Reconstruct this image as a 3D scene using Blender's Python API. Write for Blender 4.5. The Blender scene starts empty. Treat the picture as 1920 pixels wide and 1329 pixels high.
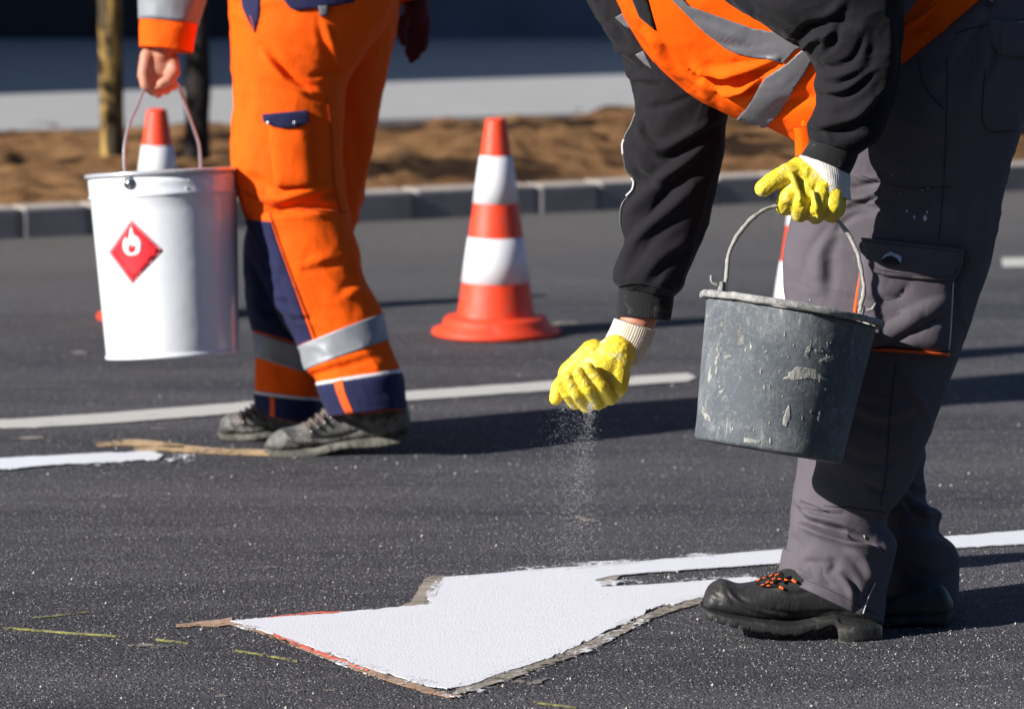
import bpy, bmesh, math, random
import numpy as np
from mathutils import Vector, Matrix
from mathutils.bvhtree import BVHTree
from mathutils.geometry import delaunay_2d_cdt
rad = math.radians
SC = bpy.context.scene
# ---------------------------------------------------------------- camera
CAM_H = 1.4; PITCH = rad(7.74); F = 7200.0; CX, CY = 960.0, 664.5
cd = bpy.data.cameras.new("camera"); cam = bpy.data.objects.new("camera", cd); SC.collection.objects.link(cam)
cam.location = (0, 0, CAM_H); cam.rotation_euler = (rad(90) - PITCH, 0, 0)
cd.sensor_width = 36; cd.lens = 36 * F / 1920; cd.clip_start = 0.1; cd.clip_end = 500
cd.dof.use_dof = True; cd.dof.focus_distance = 6.62; cd.dof.aperture_fstop = 5.0; cd.dof.aperture_blades = 7
SC.camera = cam
# ---------------------------------------------------------------- world and sun
SUN_EL = rad(26); SUN_AZ = rad(63)          # light travels to +x (sin) and +y (cos)
world = bpy.data.worlds.new("World"); SC.world = world; world.use_nodes = True
nt = world.node_tree; bg = nt.nodes["Background"]
sky = nt.nodes.new("ShaderNodeTexSky"); sky.sky_type = 'NISHITA'; sky.sun_disc = False
sky.sun_elevation = SUN_EL; sky.ozone_density = 6.0; sky.dust_density = 0.4
sdx, sdy = math.sin(SUN_AZ), math.cos(SUN_AZ)
sky.sun_rotation = math.atan2(-sdx, -sdy)
nt.links.new(sky.outputs[0], bg.inputs[0]); bg.inputs[1].default_value = 0.05
sl = bpy.data.lights.new("sun", 'SUN'); sl.energy = 5.0; sl.angle = rad(0.5); sl.color = (1.0, 0.955, 0.90)
sun = bpy.data.objects.new("sun", sl); SC.collection.objects.link(sun)
sv = Vector((sdx * math.cos(SUN_EL), sdy * math.cos(SUN_EL), -math.sin(SUN_EL)))
sun.rotation_euler = sv.to_track_quat('-Z', 'Y').to_euler(); sun.location = (-5, -3, 6)
SC.view_settings.view_transform = 'Standard'; SC.view_settings.look = 'None'
SC.view_settings.exposure = 0.70; SC.view_settings.gamma = 1.0
SC.render.engine = 'CYCLES'; SC.cycles.max_bounces = 6; SC.cycles.diffuse_bounces = 3

# ---------------------------------------------------------------- photo pixel -> space helpers
FW = np.array([0, math.cos(PITCH), -math.sin(PITCH)]); UP = np.array([0, math.sin(PITCH), math.cos(PITCH)])
RT = np.array([1.0, 0, 0]); CAMP = np.array([0, 0, CAM_H])
def P(u, v, d):
    return CAMP + FW * d + RT * ((u - CX) * d / F) - UP * ((v - CY) * d / F)
def proj(X):
    q = np.asarray(X) - CAMP; d = q @ FW
    return CX + F * (q @ RT) / d, CY - F * (q @ UP) / d, d
def ray(u, v):
    r = FW * F + RT * (u - CX) - UP * (v - CY); return r / np.linalg.norm(r)
def G(u, v, z=0.0):
    r = ray(u, v); k = (z - CAM_H) / r[2]; return CAMP + r * k
def gd(v): return float((G(960, v) - CAMP) @ FW)      # depth of the ground at image row v

# ---------------------------------------------------------------- noise
def _hash(ix, iy, iz, seed):
    h = (ix * 374761393 + iy * 668265263 + iz * 2147483647 + seed * 974711) & 0xffffffff
    h = ((h ^ (h >> 13)) * 1274126177) & 0xffffffff
    h = (h ^ (h >> 16)) & 0xffffffff
    return h.astype(np.float64) / 4294967295.0 * 2 - 1
def vnoise(p, seed=0):
    p = np.asarray(p, float); i = np.floor(p).astype(np.int64); f = p - i; f = f * f * f * (f * (f * 6 - 15) + 10)
    r = 0
    for dx in (0, 1):
        for dy in (0, 1):
            for dz in (0, 1):
                w = (f[..., 0] if dx else 1 - f[..., 0]) * (f[..., 1] if dy else 1 - f[..., 1]) * (f[..., 2] if dz else 1 - f[..., 2])
                r = r + w * _hash(i[..., 0] + dx, i[..., 1] + dy, i[..., 2] + dz, seed)
    return r
def fbm(p, seed=0, oct=3, ridge=False):
    r = 0; a = 1.0; s = 1.0
    for k in range(oct):
        n = vnoise(np.asarray(p) * s + 17.3 * k, seed + k)
        if ridge: n = 1 - 2 * np.abs(n)
        r = r + a * n; a *= 0.5; s *= 2.03
    return r

# ---------------------------------------------------------------- object helpers
def link(o, parent=None):
    SC.collection.objects.link(o)
    if parent is not None:
        o.parent = parent
        o.matrix_parent_inverse = Matrix.Translation(-parent.location) if parent.type == 'EMPTY' else Matrix.Identity(4)
    return o
def tag(o, label=None, cat=None, group=None, kind=None):
    for k, v in (("label", label), ("category", cat), ("group", group), ("kind", kind)):
        if v: o[k] = v
    return o
def thing(name, label, cat, loc, group=None):
    o = bpy.data.objects.new(name, None); SC.collection.objects.link(o); o.location = Vector(loc)
    o.empty_display_size = 0.1
    return tag(o, label, cat, group)
def meshobj(name, V, Fc, mat, parent=None, smooth=True, solid=0.0):
    me = bpy.data.meshes.new(name); me.from_pydata([tuple(map(float, v)) for v in V], [], [tuple(map(int, f)) for f in Fc]); me.update()
    if smooth: me.polygons.foreach_set("use_smooth", [True] * len(me.polygons))
    if mat: me.materials.append(mat)
    o = bpy.data.objects.new(name, me); link(o, parent)
    if solid:
        m = o.modifiers.new("s", 'SOLIDIFY'); m.thickness = abs(solid); m.offset = 1 if solid > 0 else -1
    return o
def join(parts):
    V = []; Fc = []
    for v, f in parts:
        b = len(V); V.extend(list(v)); Fc.extend([tuple(i + b for i in q) for q in f])
    return V, Fc

def crom(pts, xs, n):
    """smooth curve through pts at parameters xs, sampled at n even parameters"""
    pts = np.asarray(pts, float); xs = np.asarray(xs, float)
    if pts.ndim == 1: pts = pts[:, None]
    t = np.linspace(xs[0], xs[-1], n) if np.isscalar(n) else np.asarray(n)
    k = len(xs); m = np.zeros_like(pts)
    for i in range(k):
        if i == 0: m[i] = (pts[1] - pts[0]) / (xs[1] - xs[0])
        elif i == k - 1: m[i] = (pts[-1] - pts[-2]) / (xs[-1] - xs[-2])
        else:
            h0 = xs[i] - xs[i-1]; h1 = xs[i+1] - xs[i]
            s0 = (pts[i] - pts[i-1]) / h0; s1 = (pts[i+1] - pts[i]) / h1
            m[i] = (s0 * h1 + s1 * h0) / (h0 + h1)
    j = np.clip(np.searchsorted(xs, t, side='right') - 1, 0, k - 2)
    h = (xs[j+1] - xs[j])[:, None]; s = ((t - xs[j])[:, None]) / h
    return ((2*s**3 - 3*s**2 + 1) * pts[j] + (s**3 - 2*s**2 + s) * h * m[j] + (-2*s**3 + 3*s**2) * pts[j+1] + (s**3 - s**2) * h * m[j+1])

class Loft:
    """closed tube through sections given by two outline pixels, a depth and a half thickness"""
    def __init__(s, secs, n=180, m=128, pw=0.9, bdir=None):
        L = np.array([q[0] for q in secs], float); R = np.array([q[1] for q in secs], float)
        D = np.array([q[2] for q in secs], float); T = np.array([q[3] for q in secs], float)
        mid = (L + R) / 2; st = np.linalg.norm(np.diff(mid, axis=0), axis=1)
        xs = np.concatenate([[0], np.cumsum(np.maximum(st, 6))]); s.xs = xs
        s.t = np.linspace(xs[0], xs[-1], n)
        L = crom(L, xs, s.t); R = crom(R, xs, s.t); D = crom(D, xs, s.t)[:, 0]; T = crom(T, xs, s.t)[:, 0]
        PL = np.array([P(a[0], a[1], d) for a, d in zip(L, D)]); PR = np.array([P(a[0], a[1], d) for a, d in zip(R, D)])
        C = (PL + PR) / 2; A = (PR - PL) / 2
        b = FW if bdir is None else np.array(bdir, float)
        th = np.linspace(0, 2 * math.pi, m, endpoint=False); s.th = th
        c = np.sign(np.cos(th)) * np.abs(np.cos(th)) ** pw; sn = np.sign(np.sin(th)) * np.abs(np.sin(th)) ** pw
        s.X = C[:, None, :] + A[:, None, :] * c[None, :, None] + (T[:, None, None] * b[None, None, :]) * sn[None, :, None]
        s.C = C; s.normals()
    def normals(s):
        X = s.X; du = np.gradient(X, axis=0); dv = np.roll(X, -1, 1) - np.roll(X, 1, 1)
        N = np.cross(du, dv); N /= (np.linalg.norm(N, axis=2, keepdims=True) + 1e-12)
        if np.mean(np.sum(N * (X - s.C[:, None, :]), axis=2)) < 0: N = -N
        s.N = N; return N
    def push(s, amt):
        s.X = s.X + s.N * amt[..., None]; s.normals(); return s
    def wrinkle(s, amp, scale, dirv=(0, 0, 1), stretch=3.0, seed=1, ridge=False, oct=3, fade=None):
        """cloth undulation: noise stretched along dirv"""
        d = np.array(dirv, float); d /= np.linalg.norm(d)
        q = s.X; along = q @ d
        q2 = (q - along[..., None] * d * (1 - 1 / stretch)) / scale
        w = fbm(q2 + 0.35 * fbm(q2 * 0.7, seed + 50, 2)[..., None], seed, oct, ridge)
        a = amp * w
        if fade is not None: a = a * fade(s)
        return s.push(a)
    def folds(s, lst):
        u, v, _ = proj(s.X); view = s.X - CAMP; view /= np.linalg.norm(view, axis=2, keepdims=True)
        fr = np.clip(-(s.N * view).sum(2) * 3.0, 0, 1)
        amt = np.zeros_like(u)
        for f in lst:
            pts = np.array(f[0], float); w = f[1]; amp = f[2] / 1000.0; sd = f[3] if len(f) > 3 else 0
            if len(pts) > 2: pts = crom(pts, np.arange(len(pts)), 12)
            best = np.full(u.shape, 1e9); sg = np.zeros_like(u); tt = np.zeros_like(u)
            seg = np.linalg.norm(np.diff(pts, axis=0), axis=1); cum = np.concatenate([[0], np.cumsum(seg)])
            for i in range(len(pts) - 1):
                a = pts[i]; e = pts[i+1] - a; l2 = e @ e
                k = np.clip(((u - a[0]) * e[0] + (v - a[1]) * e[1]) / l2, 0, 1)
                dx = u - a[0] - k * e[0]; dy = v - a[1] - k * e[1]; dd = np.hypot(dx, dy)
                m = dd < best; best[m] = dd[m]; sg[m] = np.sign(e[0] * dy - e[1] * dx)[m]; tt[m] = ((cum[i] + k * seg[i]) / cum[-1])[m]
            sgn = best * sg
            tap = np.sin(np.pi * np.clip(tt, 0.02, 0.98)) ** 0.6
            ww = w * (0.6 + 0.4 * tap)
            pr = np.exp(-(best / ww) ** 2)
            if sd: pr = pr - 0.75 * np.exp(-((sgn * sd - 1.7 * ww) / (0.9 * ww)) ** 2)
            amt += amp * pr * tap
        return s.push(amt * fr)
    def faces(s, X=None):
        n, m = s.X.shape[:2]; Fc = []
        for i in range(n - 1):
            for j in range(m):
                k = (j + 1) % m; Fc.append((i*m+j, i*m+k, (i+1)*m+k, (i+1)*m+j))
        return Fc
    def ends(s, V, Fc, a='in', b='in', tk=0.004):
        """close ('cap'), turn in like a hem ('in') or leave ('') the two ends"""
        n, m = s.X.shape[:2]
        for row, mode, nxt in ((0, a, 1), (n - 1, b, n - 2)):
            if not mode: continue
            c = s.X[row].mean(0); back = s.X[min(max(row + (12 if row == 0 else -12), 0), n-1)].mean(0) - c
            back = back / (np.linalg.norm(back) + 1e-9)
            if mode == 'cap':
                b0 = len(V); V.append(c)
                for j in range(m): Fc.append((row*m+j, row*m+(j+1) % m, b0))
            else:
                b0 = len(V); ring = s.X[row]; r = np.linalg.norm(ring - c, axis=1).mean()
                for kk, (sh, bk) in enumerate(((1 - tk*0.5/r, -0.0015), (1 - tk/r, 0.0), (1 - tk*1.3/r, 0.05))):
                    V.extend(list(c + (ring - c) * sh + back * bk))
                for j in range(m):
                    k = (j+1) % m
                    Fc.append((row*m+j, row*m+k, b0+k, b0+j))
                    for q in range(2): Fc.append((b0+q*m+j, b0+q*m+k, b0+(q+1)*m+k, b0+(q+1)*m+j))
        return V, Fc
    def build(s, name, mat, parent, a='in', b='in', tk=0.004):
        V = list(s.X.reshape(-1, 3)); Fc = s.faces(); V, Fc = s.ends(V, Fc, a, b, tk)
        s.V, s.Fc = V, Fc
        s.bvh = BVHTree.FromPolygons([Vector(v) for v in V], Fc)
        return meshobj(name, V, Fc, mat, parent)
    def at(s, c, th):
        """surface point and normal at control index c (float) and angle th"""
        c = np.asarray(c, float); i0 = np.clip(np.floor(c).astype(int), 0, len(s.xs) - 2)
        t = s.xs[i0] + (c - i0) * (s.xs[i0+1] - s.xs[i0])
        r = np.interp(t, s.t, np.arange(len(s.t))); m = s.X.shape[1]
        q = (np.asarray(th) / (2*math.pi) * m) % m
        i = np.clip(np.floor(r).astype(int), 0, len(s.t) - 2); fi = (r - i)[..., None]; j = np.floor(q).astype(int) % m; k = (j+1) % m; fj = (q - np.floor(q))[..., None]
        def smp(A): return (A[i, j]*(1-fj) + A[i, k]*fj)*(1-fi) + (A[i+1, j]*(1-fj) + A[i+1, k]*fj)*fi
        return smp(s.X), smp(s.N)
    def strip(s, name, c0, c1, mat, parent, off=0.002, th0=0.0, th1=2*math.pi, nr=14, mm=160, jag=0.0, seed=0):
        """a band of cloth lying on the tube between two control positions (numbers or functions of angle)"""
        th = np.linspace(th0, th1, mm); full = abs(th1 - th0 - 2*math.pi) < 1e-6
        f0 = c0 if callable(c0) else (lambda a: np.full_like(a, c0)); f1 = c1 if callable(c1) else (lambda a: np.full_like(a, c1))
        A, B = f0(th), f1(th); rows = []
        for i in range(nr):
            k = i / (nr - 1); X, N = s.at(A*(1-k) + B*k, th); rows.append(X + N * (off if 0 < i < nr-1 else off))
        e0, n0 = s.at(A, th); e1, n1 = s.at(B, th)
        rows = [e0 - n0*0.0015] + rows + [e1 - n1*0.0015]
        V = np.array(rows).reshape(-1, 3); Fc = []
        for i in range(len(rows) - 1):
            for j in range(mm - 1): Fc.append((i*mm+j, i*mm+j+1, (i+1)*mm+j+1, (i+1)*mm+j))
        return meshobj(name, V, Fc, mat, parent)

def _panel(s, name, c0, c1, edge, mat, parent, off=0.0025, nr=70, mm=60, th0=math.pi*0.7):
    """cloth panel wrapping the left side of the tube from th0 round to a seam given by photo points"""
    e = np.array(edge, float); rows = []
    for c in np.linspace(c0, c1, nr):
        th = np.linspace(math.pi, 1.95*math.pi, 160); X, N = s.at(np.full(160, c), th); u, v, _ = proj(X)
        f = u - np.interp(v, e[:, 1], e[:, 0]); k = np.argmax(f > 0); tb = th[k] if k > 0 else th[0]
        if k > 0: tb = th[k-1] + (th[k]-th[k-1])*(-f[k-1])/(f[k]-f[k-1])
        tt = np.linspace(th0, tb, mm); X, N = s.at(np.full(mm, c), tt); o = np.full(mm, off); o[-1] = -0.001; o[0] = -0.001
        if not rows: rows.append(X - N*0.001)
        rows.append(X + N*o[:, None])
    V = np.array(rows).reshape(-1, 3); n = len(rows)
    return meshobj(name, V, [(i*mm+j, i*mm+j+1, (i+1)*mm+j+1, (i+1)*mm+j) for i in range(n-1) for j in range(mm-1)], mat, parent)
Loft.panel = _panel
def make_bvh(objs):
    V = []; Fc = []
    for o in objs:
        b = len(V); V += [v.co.copy() for v in o.data.vertices]; Fc += [tuple(i + b for i in p.vertices) for p in o.data.polygons]
    return BVHTree.FromPolygons(V, Fc)

def patch(name, poly, bvh, mat, parent, off=0.0015, step=6.0, smooth_in=0, skirt=0.004, spline=False, puff=0.0, ground=None, folds=None):
    """a piece whose outline follows photo points, laid on the surface it is sewn or stuck to"""
    poly = np.array(poly, float)
    if spline:
        q = np.vstack([poly, poly[:1]]); poly = crom(q, np.arange(len(q)), len(q) * 5)[:-1]
    # densify outline
    out = []
    for i in range(len(poly)):
        a, b = poly[i], poly[(i+1) % len(poly)]; k = max(1, int(np.linalg.norm(b-a) / step))
        for j in range(k): out.append(a + (b-a)*j/k)
    out = np.array(out); nb = len(out)
    mn, mx = out.min(0), out.max(0); pts = [Vector(p) for p in out]
    for u in np.arange(mn[0] + step/2, mx[0], step):
        for v in np.arange(mn[1] + step/2, mx[1], step):
            ins = False; j = nb - 1; near = np.min(np.hypot(out[:, 0]-u, out[:, 1]-v))
            if near < step*0.45: continue
            x0, y0 = out[:, 0], out[:, 1]; x1, y1 = np.roll(x0, 1), np.roll(y0, 1)
            c = ((y0 > v) != (y1 > v)) & (u < (x1-x0)*(v-y0)/(y1-y0+1e-12) + x0)
            if c.sum() % 2: pts.append(Vector((u, v)))
    r = delaunay_2d_cdt(pts, [(i, (i+1) % nb) for i in range(nb)], [], 1, 1e-6)
    vs, fs = r[0], r[2]; V = []; ok = []; base = []
    for p in vs:
        d = Vector(ray(p.x, p.y))
        if ground is not None:
            X = G(p.x, p.y, ground); V.append(X); base.append(X - np.array([0, 0, skirt])); ok.append(True); continue
        h = bvh.ray_cast(Vector(CAMP), d)
        if h[0] is None: V.append(np.zeros(3)); base.append(np.zeros(3)); ok.append(False); continue
        nrm = h[1] if h[1].dot(d) < 0 else -h[1]
        nrm = (nrm - d * 0.6).normalized()
        pf = 0.0
        if puff:
            e = np.min(np.hypot(out[:, 0]-p.x, out[:, 1]-p.y)); pf = puff * (1 - math.exp(-e / 9.0))
        X = np.array(h[0]) + np.array(nrm) * (off + pf)
        V.append(X); base.append(np.array(h[0]) - np.array(nrm) * skirt * 0.5); ok.append(True)
    Fc = [tuple(f) for f in fs if all(ok[i] for i in f)]
    # keep one connected piece
    par = list(range(len(V)))
    def fd(a):
        while par[a] != a: par[a] = par[par[a]]; a = par[a]
        return a
    for f in Fc:
        for q in f[1:]: par[fd(q)] = fd(f[0])
    cc = {}
    for f in Fc: cc[fd(f[0])] = cc.get(fd(f[0]), 0) + 1
    if cc: best = max(cc, key=cc.get); Fc = [f for f in Fc if fd(f[0]) == best]
    # orient to camera
    F2 = []
    for f in Fc:
        a, b, c = V[f[0]], V[f[1]], V[f[2]]
        nn = np.cross(b-a, c-a)
        F2.append(f if nn @ (a - CAMP) < 0 else tuple(reversed(f)))
    from collections import Counter
    cnt = Counter(); dirn = {}
    for f in F2:
        for i in range(len(f)):
            a, b = f[i], f[(i+1) % len(f)]; cnt[(min(a, b), max(a, b))] += 1; dirn[(min(a, b), max(a, b))] = (a, b)
    mp = {}
    for e, c in cnt.items():
        if c == 1:
            a, b = dirn[e]
            for q in (a, b):
                if q not in mp: mp[q] = len(V); V.append(base[q])
            F2.append((b, a, mp[a], mp[b]))
    return meshobj(name, V, F2, mat, parent)

def buffer_line(pts, w, n=None):
    pts = np.array(pts, float)
    if len(pts) > 2: pts = crom(pts, np.arange(len(pts)), n or len(pts)*5)
    t = np.gradient(pts, axis=0); t /= np.linalg.norm(t, axis=1, keepdims=True); nn = np.stack([-t[:, 1], t[:, 0]], 1)
    if np.isscalar(w): w = np.full(len(pts), w)
    else: w = np.interp(np.linspace(0, 1, len(pts)), np.linspace(0, 1, len(w)), w)
    return np.vstack([pts + nn*w[:, None]/2, (pts - nn*w[:, None]/2)[::-1]])
def seam(name, pts, w, bvh, mat, parent, off=0.0012, **k):
    return patch(name, buffer_line(pts, w), bvh, mat, parent, off=off, step=max(4, float(np.max(w))*1.2), **k)

def tube(pts, r, m=10, closed=False, cap=True, n=None, wob=0.0, seed=0):
    pts = np.array(pts, float)
    if n: pts = crom(pts, np.arange(len(pts)), n)
    r = np.full(len(pts), r) if np.isscalar(r) else np.interp(np.linspace(0, 1, len(pts)), np.linspace(0, 1, len(r)), r)
    if wob: r = r * (1 + wob * vnoise(np.stack([np.arange(len(pts))*0.45, np.zeros(len(pts)), np.zeros(len(pts))], 1), seed))
    T = np.gradient(pts, axis=0); T /= np.linalg.norm(T, axis=1, keepdims=True) + 1e-12
    ref = np.array([0.13, 0.9, 0.2]); V = []; Fc = []
    N = np.cross(T[0], ref); N /= np.linalg.norm(N)
    for i in range(len(pts)):
        N = N - T[i] * (N @ T[i]); N /= np.linalg.norm(N); B = np.cross(T[i], N)
        for j in range(m):
            a = 2*math.pi*j/m; V.append(pts[i] + r[i]*(N*math.cos(a) + B*math.sin(a)))
    for i in range(len(pts)-1):
        for j in range(m):
            k = (j+1) % m; Fc.append((i*m+j, i*m+k, (i+1)*m+k, (i+1)*m+j))
    if cap:
        Fc.append(tuple(range(m-1, -1, -1))); b = (len(pts)-1)*m; Fc.append(tuple(range(b, b+m)))
    return V, Fc
def lathe(prof, m=96, ax=None):
    """prof: list of (r, z); ax: 4x4 numpy frame"""
    V = []; Fc = []
    for r, z in prof:
        for j in range(m):
            a = 2*math.pi*j/m; V.append(np.array([r*math.cos(a), r*math.sin(a), z]))
    for i in range(len(prof)-1):
        for j in range(m):
            k = (j+1) % m; Fc.append((i*m+j, i*m+k, (i+1)*m+k, (i+1)*m+j))
    if ax is not None: V = [ax[:3, :3] @ v + ax[:3, 3] for v in V]
    return V, Fc
def box(x0, x1, y0, y1, z0, z1):
    V = [np.array(p) for p in ((x0,y0,z0),(x1,y0,z0),(x1,y1,z0),(x0,y1,z0),(x0,y0,z1),(x1,y0,z1),(x1,y1,z1),(x0,y1,z1))]
    return V, [(0,3,2,1),(4,5,6,7),(0,1,5,4),(1,2,6,5),(2,3,7,6),(3,0,4,7)]
def bevel(o, w, seg=2):
    m = o.modifiers.new("b", 'BEVEL'); m.width = w; m.segments = seg; m.limit_method = 'ANGLE'; return o

def ico(c, r, sub=1):
    bm = bmesh.new(); bmesh.ops.create_icosphere(bm, subdivisions=sub, radius=1)
    V = [np.array(v.co) * r + c for v in bm.verts]; Fc = [tuple(x.index for x in f.verts) for f in bm.faces]; bm.free(); return V, Fc
_ICO = None
def capsule(a, b, ra, rb, m=16):
    """tapered round limb between two points, round ends"""
    a = np.array(a, float); b = np.array(b, float); ax = b - a; L = np.linalg.norm(ax)
    if L < 1e-6: ax = np.array([0, 0, 1.0]); L = 1e-6
    t = ax / np.linalg.norm(ax); ref = np.array([1.0, 0, 0]) if abs(t[0]) < 0.8 else np.array([0, 1.0, 0])
    N = np.cross(t, ref); N /= np.linalg.norm(N); B = np.cross(t, N); rings = []
    for k in range(1, 6): q = math.pi/2*(1 - k/5); rings.append((a - t*ra*math.sin(q), ra*math.cos(q)))
    for k in range(0, 5): q = math.pi/2*k/5; rings.append((b + t*rb*math.sin(q), rb*math.cos(q)))
    V = [a - t*ra]; Fc = []
    for c, r in rings:
        for j in range(m): al = 2*math.pi*j/m; V.append(c + r*(N*math.cos(al) + B*math.sin(al)))
    V.append(b + t*rb); K = len(rings)
    for j in range(m): Fc.append((0, 1+(j+1) % m, 1+j)); Fc.append((len(V)-1, 1+(K-1)*m+j, 1+(K-1)*m+(j+1) % m))
    for i in range(K-1):
        for j in range(m): k = (j+1) % m; Fc.append((1+i*m+j, 1+i*m+k, 1+(i+1)*m+k, 1+(i+1)*m+j))
    return V, Fc
def ellipsoid(c, axes, m=24):
    """axes: three world vectors of the half axes"""
    V, Fc = ico(np.zeros(3), 1.0, 3); A = np.array(axes).T
    return [A @ v + np.array(c) for v in V], Fc
def organic(name, parts, mat, parent, voxel=0.003, smooth=3, fac=0.6, post=None):
    """fuse limbs into one continuous skin"""
    V, Fc = join(parts)
    o = meshobj(name, V, Fc, mat, None)
    m = o.modifiers.new("r", 'REMESH'); m.mode = 'VOXEL'; m.voxel_size = voxel; m.use_smooth_shade = True
    s = o.modifiers.new("s", 'SMOOTH'); s.iterations = smooth; s.factor = fac
    bpy.context.view_layer.update()
    dg = bpy.context.evaluated_depsgraph_get(); me = bpy.data.meshes.new_from_object(o.evaluated_get(dg))
    old = o.data; o.modifiers.clear(); o.data = me; bpy.data.meshes.remove(old); me.name = name
    if not me.materials: me.materials.append(mat)
    if post is not None:
        n = len(me.vertices); co = np.empty(n*3); me.vertices.foreach_get("co", co); no = np.empty(n*3); me.vertices.foreach_get("normal", no)
        co = post(co.reshape(-1, 3), no.reshape(-1, 3)); me.vertices.foreach_set("co", co.reshape(-1)); me.update()
    me.polygons.foreach_set("use_smooth", [True]*len(me.polygons))
    if parent is not None:
        o.parent = parent; o.matrix_parent_inverse = Matrix.Translation(-parent.location) if parent.type == 'EMPTY' else Matrix.Identity(4)
    return o

# ---------------------------------------------------------------- materials
def lin(c): return tuple((x/12.92 if x <= 0.04045 else ((x+0.055)/1.055)**2.4) for x in c)
class M:
    """small node-graph helper"""
    def __init__(s, name, rough=0.8, spec=0.3, metal=0.0):
        s.m = bpy.data.materials.new(name); s.m.use_nodes = True; s.nt = s.m.node_tree; s.b = s.nt.nodes["Principled BSDF"]
        s.b.inputs["Roughness"].default_value = rough; s.b.inputs["Metallic"].default_value = metal
        s.b.inputs["Specular IOR Level"].default_value = spec
        s.tc = s.nt.nodes.new("ShaderNodeTexCoord")
    def n(s, t, **k):
        x = s.nt.nodes.new(t)
        for a, b in k.items(): setattr(x, a, b)
        return x
    def l(s, a, b): s.nt.links.new(a, b)
    def map(s, scale=(1, 1, 1), rot=(0, 0, 0), loc=(0, 0, 0)):
        x = s.n("ShaderNodeMapping"); x.inputs["Scale"].default_value = scale; x.inputs["Rotation"].default_value = rot; x.inputs["Location"].default_value = loc
        s.l(s.tc.outputs["Object"], x.inputs[0]); return x.outputs[0]
    def noise(s, vec, scale, detail=4, rough=0.6, dist=0.0):
        x = s.n("ShaderNodeTexNoise"); x.inputs["Scale"].default_value = scale; x.inputs["Detail"].default_value = detail
        x.inputs["Roughness"].default_value = rough; x.inputs["Distortion"].default_value = dist; s.l(vec, x.inputs["Vector"]); return x.outputs["Fac"]
    def voro(s, vec, scale, feature='F1', out="Distance", rnd=1.0):
        x = s.n("ShaderNodeTexVoronoi", feature=feature); x.inputs["Scale"].default_value = scale; x.inputs["Randomness"].default_value = rnd; s.l(vec, x.inputs["Vector"]); return x.outputs[out]
    def ramp(s, fac, stops, interp='LINEAR'):
        x = s.n("ShaderNodeValToRGB"); cr = x.color_ramp; cr.interpolation = interp
        while len(cr.elements) < len(stops): cr.elements.new(0.5)
        for e, (p, c) in zip(cr.elements, stops): e.position = p; e.color = (*c, 1) if not np.isscalar(c) else (c, c, c, 1)
        s.l(fac, x.inputs[0]); return x.outputs[0]
    def mix(s, fac, a, b, mode='MIX'):
        x = s.n("ShaderNodeMix", data_type='RGBA', blend_type=mode)
        for v, i in ((fac, 0), (a, 6), (b, 7)):
            if hasattr(v, 'links') or isinstance(v, bpy.types.NodeSocket): s.l(v, x.inputs[i])
            else: x.inputs[i].default_value = v if i == 0 else (*v, 1)
        return x.outputs[2]
    def math(s, op, a, b=None):
        x = s.n("ShaderNodeMath", operation=op)
        for v, i in ((a, 0), (b, 1)):
            if v is None: continue
            if isinstance(v, bpy.types.NodeSocket): s.l(v, x.inputs[i])
            else: x.inputs[i].default_value = v
        return x.outputs[0]
    def color(s, v):
        if isinstance(v, bpy.types.NodeSocket): s.l(v, s.b.inputs["Base Color"])
        else: s.b.inputs["Base Color"].default_value = (*v, 1)
        return s
    def rough(s, v): s.l(v, s.b.inputs["Roughness"]); return s
    def bump(s, h, dist, strength=1.0):
        x = s.n("ShaderNodeBump"); x.inputs["Distance"].default_value = dist; x.inputs["Strength"].default_value = strength
        s.l(h, x.inputs["Height"])
        if s.b.inputs["Normal"].links: s.l(s.b.inputs["Normal"].links[0].from_socket, x.inputs["Normal"])
        s.l(x.outputs[0], s.b.inputs["Normal"]); return s

def cloth(name, col, var=0.12, rough=0.85, weave=900, wamp=0.0003, crum=0.0018, crs=30, dirt=None, dirt_at=0.62, sheen=0.15, spec=0.2):
    m = M(name, rough, spec); v = m.map()
    c1 = m.mix(m.noise(v, 9, 5), tuple(x*(1-var) for x in col), tuple(min(1, x*(1+var)) for x in col))
    if dirt:
        c1 = m.mix(m.ramp(m.noise(v, 23, 6, 0.7, 0.4), [(dirt_at, 0.0), (dirt_at+0.12, 0.55)]), c1, dirt)
    m.color(c1); m.b.inputs["Sheen Weight"].default_value = sheen; m.b.inputs["Sheen Roughness"].default_value = 0.5
    m.bump(m.noise(m.map((1, 1, 0.6)), crs, 3, 0.5, 0.6), crum)
    m.bump(m.noise(v, weave, 2), wamp)
    return m.m
ORANGE = cloth("hi_vis_orange_cloth", (0.95, 0.112, 0.003), 0.06, 0.8, crum=0.004, crs=20, sheen=0.0, spec=0.15)
ORANGE_V = cloth("hi_vis_orange_knit", (0.95, 0.108, 0.002), 0.03, 0.8, crum=0.0022, crs=22, sheen=0.0, spec=0.1)
NAVY = cloth("navy_cloth", (0.016, 0.018, 0.062), 0.15, 0.8, crum=0.003, crs=18, sheen=0.05)
GREY = cloth("grey_work_cloth", (0.105, 0.092, 0.106), 0.12, 0.85, crum=0.0022, crs=26, dirt=(0.3, 0.28, 0.26), dirt_at=0.7, sheen=0.0)
GREYD = cloth("grey_seam_cloth", (0.05, 0.045, 0.055), 0.1, 0.85, sheen=0.0)
BLACK = cloth("black_fleece", (0.015, 0.0142, 0.017), 0.2, 0.9, crum=0.0015, crs=30, dirt=(0.2, 0.19, 0.19), dirt_at=0.74, sheen=0.04, weave=1500, spec=0.1)
RIB = cloth("black_rib_knit", (0.014, 0.014, 0.016), 0.25, 0.9, dirt=(0.14, 0.13, 0.12), dirt_at=0.6, sheen=0.1)
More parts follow.
